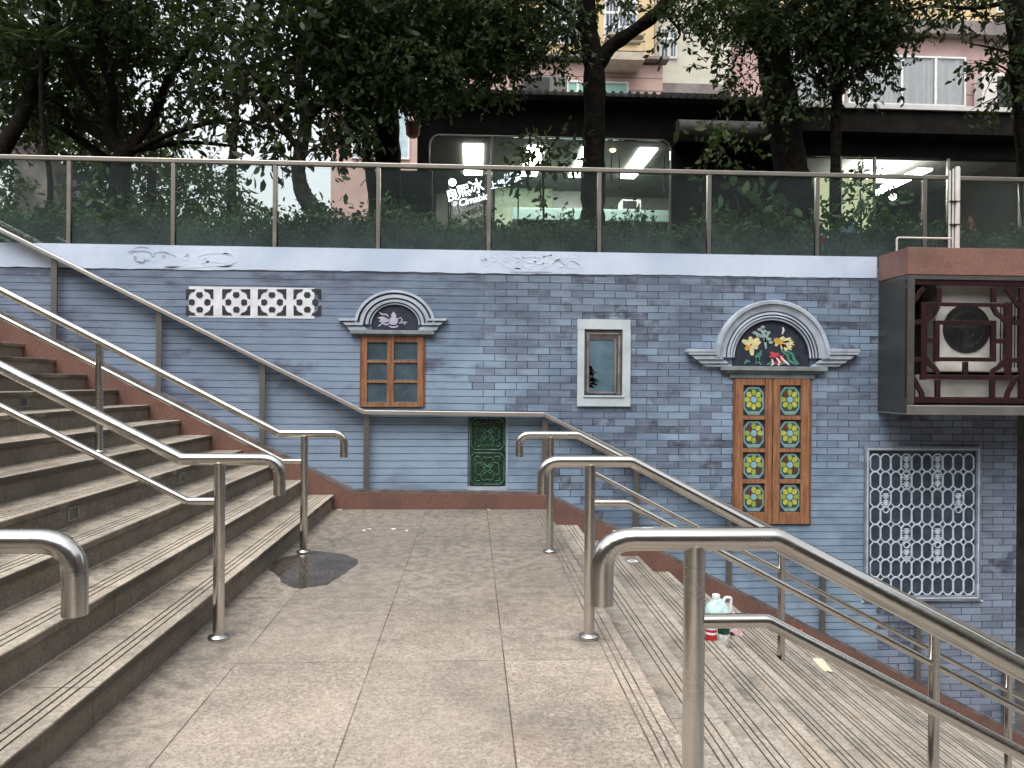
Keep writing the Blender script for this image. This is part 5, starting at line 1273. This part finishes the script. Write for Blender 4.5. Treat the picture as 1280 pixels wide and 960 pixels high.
x, z = P(1116, 246, 12.4); MB().lathe([(.01, -.06), (.05, -.03), (.06, 0), (.05, .03), (.01, .06)], (x, 12.4, z), 16).build('globe_lamp', emit('shop_globe', (1, 1, .95), 7), shop)
(a, b), (c, d_) = P(1051, 281, 8.45), P(1070, 291, 8.45); o = thing('plant_tag', 'pale blue notice card among the plants near the thin trunk', 'card', ((a+c)/2, 8.45, UPZ)); MB().box(a, c, 8.445, 8.452, d_, b).build('card', simple('pale_blue_card', (.30, .48, .52), .6, var=.08), o); MB().box((a+c)/2-.006, (a+c)/2+.006, 8.453, 8.463, UPZ, d_+.03).build('stake', M_rubber, o)
(a, b), (c, d_) = P(1025, 296, 8.4), P(1032, 303, 8.4); o = thing('red_tag', 'small red square tag on a stake behind the glass beside a fence post', 'tag', ((a+c)/2, 8.4, UPZ)); MB().box(a, c, 8.395, 8.401, d_, b).build('plate', simple('red_plate', (.5, .03, .06), .5, var=.2), o); MB().box((a+c)/2-.006, (a+c)/2+.006, 8.402, 8.412, UPZ, b).build('stake', M_acw, o)
# sign board at the left
SBY = 10.9
(a, b), (c, d_) = P(84, 219, SBY), P(116, 250, SBY)
sb = thing('sign_board', 'dark board with two rows of white lettering behind the second glass panel', 'sign', ((a+c)/2, SBY, UPZ)); MB().box(a, c, SBY, SBY+.04, d_, b).box((a+c)/2-.02, (a+c)/2+.02, SBY+.041, SBY+.07, UPZ, b-.1).build('board', simple('dark_plum_board', (.035, .028, .04), .5, var=.2), sb)
M_wl = simple('white_lettering', (.75, .75, .78), .5, var=.05)
x, z = P(98.5, 230, SBY); text('街-1F', 'lettering', M_wl, sb, x, SBY-.003, z, .10); x, z = P(98.5, 243, SBY); text('全银行', 'lettering', M_wl, sb, x, SBY-.003, z, .095)
# upturned tiled eave, far left
EY = 15
ev = thing('tiled_eave', 'plum coloured upturned tiled eave end at the far left', 'roof', (P(28, 190, EY)[0], EY, UPZ))
mb = MB(); mb.prism([P(12, 178, EY), P(24, 183, EY), P(36, 176, EY), P(44, 160, EY), P(46, 192, EY), P(12, 194, EY)], EY, EY+.5); mb.build('tile_roof', simple('plum_tiles', (.13, .08, .10), .6, var=.3, vscale=10), ev)
x0_, z0_ = P(16, 195, EY); x1_, _ = P(62, 195, EY); MB().box(x0_, x1_, EY+.05, EY+1.5, UPZ, z0_).build('wall', M_greyl, ev)

# ================================================================== APARTMENT BUILDINGS
GY = 20.0
def bpl(mb, px0, py0, px1, py1, Y, d0, d1, mi=0):
    (a, b), (c, d_) = P(px0, py0, Y), P(px1, py1, Y); mb.box(a, c, Y-d1, Y-d0, d_, b, mi); return mb
def windowpart(parent, px0, py0, px1, py1, Y, nm, glass, mull=(), bars=0, rail=()):
    f = MB(); w = .05
    (a, b), (c, d_) = P(px0, py0, Y), P(px1, py1, Y)
    f.box(a, c, Y-.05, Y-.001, b-w, b).box(a, c, Y-.05, Y-.001, d_, d_+w).box(a, a+w, Y-.05, Y-.001, d_+w, b-w).box(c-w, c, Y-.05, Y-.001, d_+w, b-w)
    for q in mull: x = P(q, py0, Y)[0]; f.box(x-.03, x+.03, Y-.05, Y-.001, d_+w, b-w)
    if bars:
        for i in range(bars): x = a+(c-a)*(i+.5)/bars; f.tube([(x, Y-.12, d_), (x, Y-.12, b)], .008, 6)
        for q in rail: z = P(px0, q, Y)[1]; f.box(a, c, Y-.125, Y-.105, z-.03, z+.03)
    o = f.build('window', M_frame, parent); MB().box(a+w, c-w, Y-.02, Y-.003, d_+w, b-w).build('pane', glass, o); return o
bA = thing('apartment_building', 'pink and ochre apartment block behind the cabin, with barred window', 'building', (P(640, 300, GY)[0], GY, UPZ))
(a, zt_) = P(418, -420, GY); c = P(829, 0, GY)[0]; zl0 = P(700, 78, GY)[1]
MB().box(a, c, GY, GY+9, UPZ-.02, zl0).build('pink_wall', M_pinkw, bA)
MB().box(a+.4, c-.2, GY+.15, GY+9, zl0, zt_).build('ochre_wall', M_yellw, bA)
(x0_, z1_), (x1_, z0_) = P(416, 63, GY), P(834, 79, GY); MB().box(x0_, x1_, GY-.25, GY+.148, z0_, z1_).build('ledge', M_greyl, bA)
mb = MB()
for py in (92, 108): z = P(600, py, GY)[1]; mb.box(a, c, GY-.004, GY-.0005, z-.012, z+.012)
mb.build('wall_joint', M_greyl, bA)
wz = GY+.15
windowpart(bA, 755, -60, 796, 56, wz, 'w', M_green_glass if False else simple('grey_blue_glass', (.16, .20, .25), .15, var=.2), (774,), 10, (-40, -10, 3, 18, 36))
windowpart(bA, 680, -60, 722, 56, wz, 'w', simple('dusk_glass', (.14, .17, .19), .2, var=.2), (700,), 8, (-30, 0, 30))
windowpart(bA, 708, 101, 785, 140, GY, 'w', M_green_glass, (722, 752))
windowpart(bA, 515, 98, 575, 135, GY, 'w', M_green_glass, (545,))
windowpart(bA, 440, 130, 512, 200, GY, 'w', simple('pale_glass', (.40, .52, .56), .2, var=.15), (460, 487))
sh = MB(); (x0_, z1_), (x1_, z0_) = P(752, 56, GY), P(797, 92, GY)
sh.box(x0_, x1_, GY-.85, GY-.26, z1_-.1, z1_-.05)
sh.box(x0_, x1_, GY-.85, GY-.02, z0_-.0, z0_+.22)
for z in (z1_-.25, (z1_+z0_)/2+.1, (z1_+z0_)/2-.15): sh.box(x0_, x1_, GY-.85, GY-.82, z-.015, z+.015)
for x in (x0_, x1_-.03): sh.box(x, x+.03, GY-.85, GY-.82, z0_+.2, z1_-.05)
sh.build('shelf_cage', simple('beige_metal', (.40, .35, .27), .6, var=.15), bA)
bB = thing('apartment_building', 'cream tiled block seen between the forked trunk and the leaning trunk', 'building', (P(870, 300, 21)[0], 21, UPZ))
(a, zt_), (c, _) = P(822, -420, 21), P(914, 0, 21); zl0 = P(860, 106, 21)[1]; zl1 = P(860, 118, 21)[1]
MB().box(a, c, 21, 30, zl0, zt_).build('wall', M_creamw, bB); MB().box(a, c, 20.9, 30, zl1, zl0-.002).build('ledge', M_greyl, bB); MB().box(a, c, 21, 30, UPZ-.02, zl1-.003).build('lower_wall', simple('dark_lower_wall', (.06, .055, .05), .8), bB)
windowpart(bB, 824, 35, 846, 74, 21, 'w', simple('grey_blue_glass', (.16, .20, .25), .15), (836,), 6, (50,))
bC = thing('apartment_building', 'pink and ochre block at the right with white-curtained windows', 'building', (P(1100, 300, 21.5)[0], 21.5, UPZ))
BYc = 21.5
(a, zt_) = P(905, -420, BYc); c = P(1420, 0, BYc)[0]; zl0 = P(1150, 47, BYc)[1]; zl1 = P(1150, 30, BYc)[1]
MB().box(a, c, BYc, BYc+9, UPZ-.02, zl0).build('pink_wall', simple('dusky_pink_wall', (.46, .31, .295), .7, var=.12, vscale=2), bC)
MB().box(a, c, BYc+.1, BYc+9, zl1+.001, zt_).build('ochre_wall', M_yellw, bC); MB().box(a-.1, c, BYc-.3, BYc+.5, zl0+.002, zl1).build('ledge', M_greyl, bC)
mb = MB()
for py in (76, 98, 119): z = P(1220, py, BYc)[1]; xa = P(1205, py, BYc)[0]; mb.box(xa, c, BYc-.004, BYc-.0005, z-.012, z+.012)
mb.build('wall_joint', M_greyl, bC)
def curtained(px0, py0, px1, py1, mull):
    Y = BYc; f = MB(); (a, b), (c, d_) = P(px0, py0, Y), P(px1, py1, Y); w = .05
    f.box(a, c, Y-.16, Y-.001, b-w, b).box(a, c, Y-.16, Y-.001, d_, d_+w).box(a, a+w, Y-.16, Y-.001, d_+w, b-w).box(c-w, c, Y-.16, Y-.001, d_+w, b-w)
    for q in mull: x = P(q, py0, Y)[0]; f.box(x-.035, x+.035, Y-.16, Y-.12, d_+w, b-w)
    o = f.build('window', M_frame, bC); n = 160; vs = []
    for i in range(n+1):
        x = a+w+(c-a-2*w)*i/n; ph = i*.62+1.6*math.sin(i*.11)+.8*math.sin(i*.23); y = Y-.055+.04*math.sin(ph)+.008*math.sin(2.3*ph); vs += [(x, y, b-w), (x, y, d_+w)]
    MB().add(vs, [(2*i, 2*i+1, 2*i+3, 2*i+2) for i in range(n)], True).build('curtain', M_curtain, o)
    MB().box(a+w, c-w, Y-.135, Y-.131, d_+w, b-w).build('pane', M_clear, o)
curtained(1058, 70, 1203, 136, (1124, 1166)); curtained(985, 70, 1052, 136, (1018,))
windowpart(bC, 1245, -40, 1290, 18, BYc+.1, 'w', M_dark, (1268,), 7, (0,))
ac_unit('white outdoor unit with grey side louvres on the pink wall, right edge', 1228, 1276, 90, 140, 21.0, fanside=1)
# column between
(a, b), (c, d_) = P(893, -300, 17.5), P(912, 130, 17.5)
# flower-like pink lamp between trunk and cabin
x, z = P(513, 130, 11.7); r = 9*11.7/F_PX
fl = thing('flower_lamp', 'purple-pink glowing flower-shaped lamp between the thick trunk and the cabin', 'lamp', (x, 11.7, z)); mb = MB()
for k in range(8): a = 2*math.pi*k/8; mb.prism([(x+.02*math.cos(a-1.2), z+.02*math.sin(a-1.2)), (x+r*.8*math.cos(a-.3), z+r*.8*math.sin(a-.3)), (x+r*math.cos(a), z+r*math.sin(a)), (x+r*.8*math.cos(a+.3), z+r*.8*math.sin(a+.3)), (x+.02*math.cos(a+1.2), z+.02*math.sin(a+1.2))], 11.68-.002*k, 11.72)
mb.build('petals', emit('pink_glow', (.62, .26, .72), .8), fl); MB().lathe([(.005, -.03), (.03, 0), (.005, .03)], (x, 11.66, z), 12).build('centre', emit('pink_core', (1, .7, .85), 1.6), fl); MB().tube([(x, 11.75, z), (cx0, 11.98, z+.02)], .012, 6).build('arm', M_rubber, fl)
# pots/boards: brown box beside the cabin
(a, b), (c, d_) = P(508, 154, 11.6), P(524, 172, 11.6); o = thing('hanging_pot', 'rust brown pot hanging at the left end of the black cabin', 'pot', ((a+c)/2, 11.6, d_)); MB().lathe([(.06, 0), (.10, .04), (.11, b-d_-.03), (.12, b-d_-.02), (.12, b-d_)], ((a+c)/2, 11.6, d_), 18).build('pot', simple('rust_pot', (.14, .045, .025), .6, var=.3), o); MB().tube([((a+c)/2, 11.6, b), (cx0+.02, 11.9, b+.3)], .008, 6).build('hanger', M_rubber, o)
# unseen grey block behind the camera, added to darken the steel and the glass
opp = thing('unseen_grey_block', 'grey building added behind the camera, seen only as a reflection in the glass fence', 'building', (0, -15, LOW))
MB().box(-34, 34, -27, -15, LOW, 15).build('wall', simple('grey_render', (.15, .135, .12), .85, var=.2, vscale=.6), opp)
MB().box(-34, -22, -14.99, 7, LOW, 12).build('added_wing', simple('brown_grey_render', (.13, .115, .10), .85, var=.2, vscale=.6), opp); MB().box(19, 34, -14.99, 10, LOW, 11).build('added_wing', simple('warm_grey_render', (.13, .115, .10), .85, var=.2, vscale=.6), opp)  # unseen side parts, added to darken what the posts reflect
mb = MB(); mb2 = MB()
for fl_ in range(5):
    for i in range(17):
        x = -32+i*4; z = LOW+1.2+fl_*3.4
        mb.box(x, x+2.2, -14.995, -14.98, z, z+1.7); mb2.box(x-.08, x+2.28, -14.99, -14.9, z-.14, z-.02)
mb.build('window', simple('dark_window_glass', (.03, .04, .045), .1), opp); mb2.build('sill', M_greyl, opp)
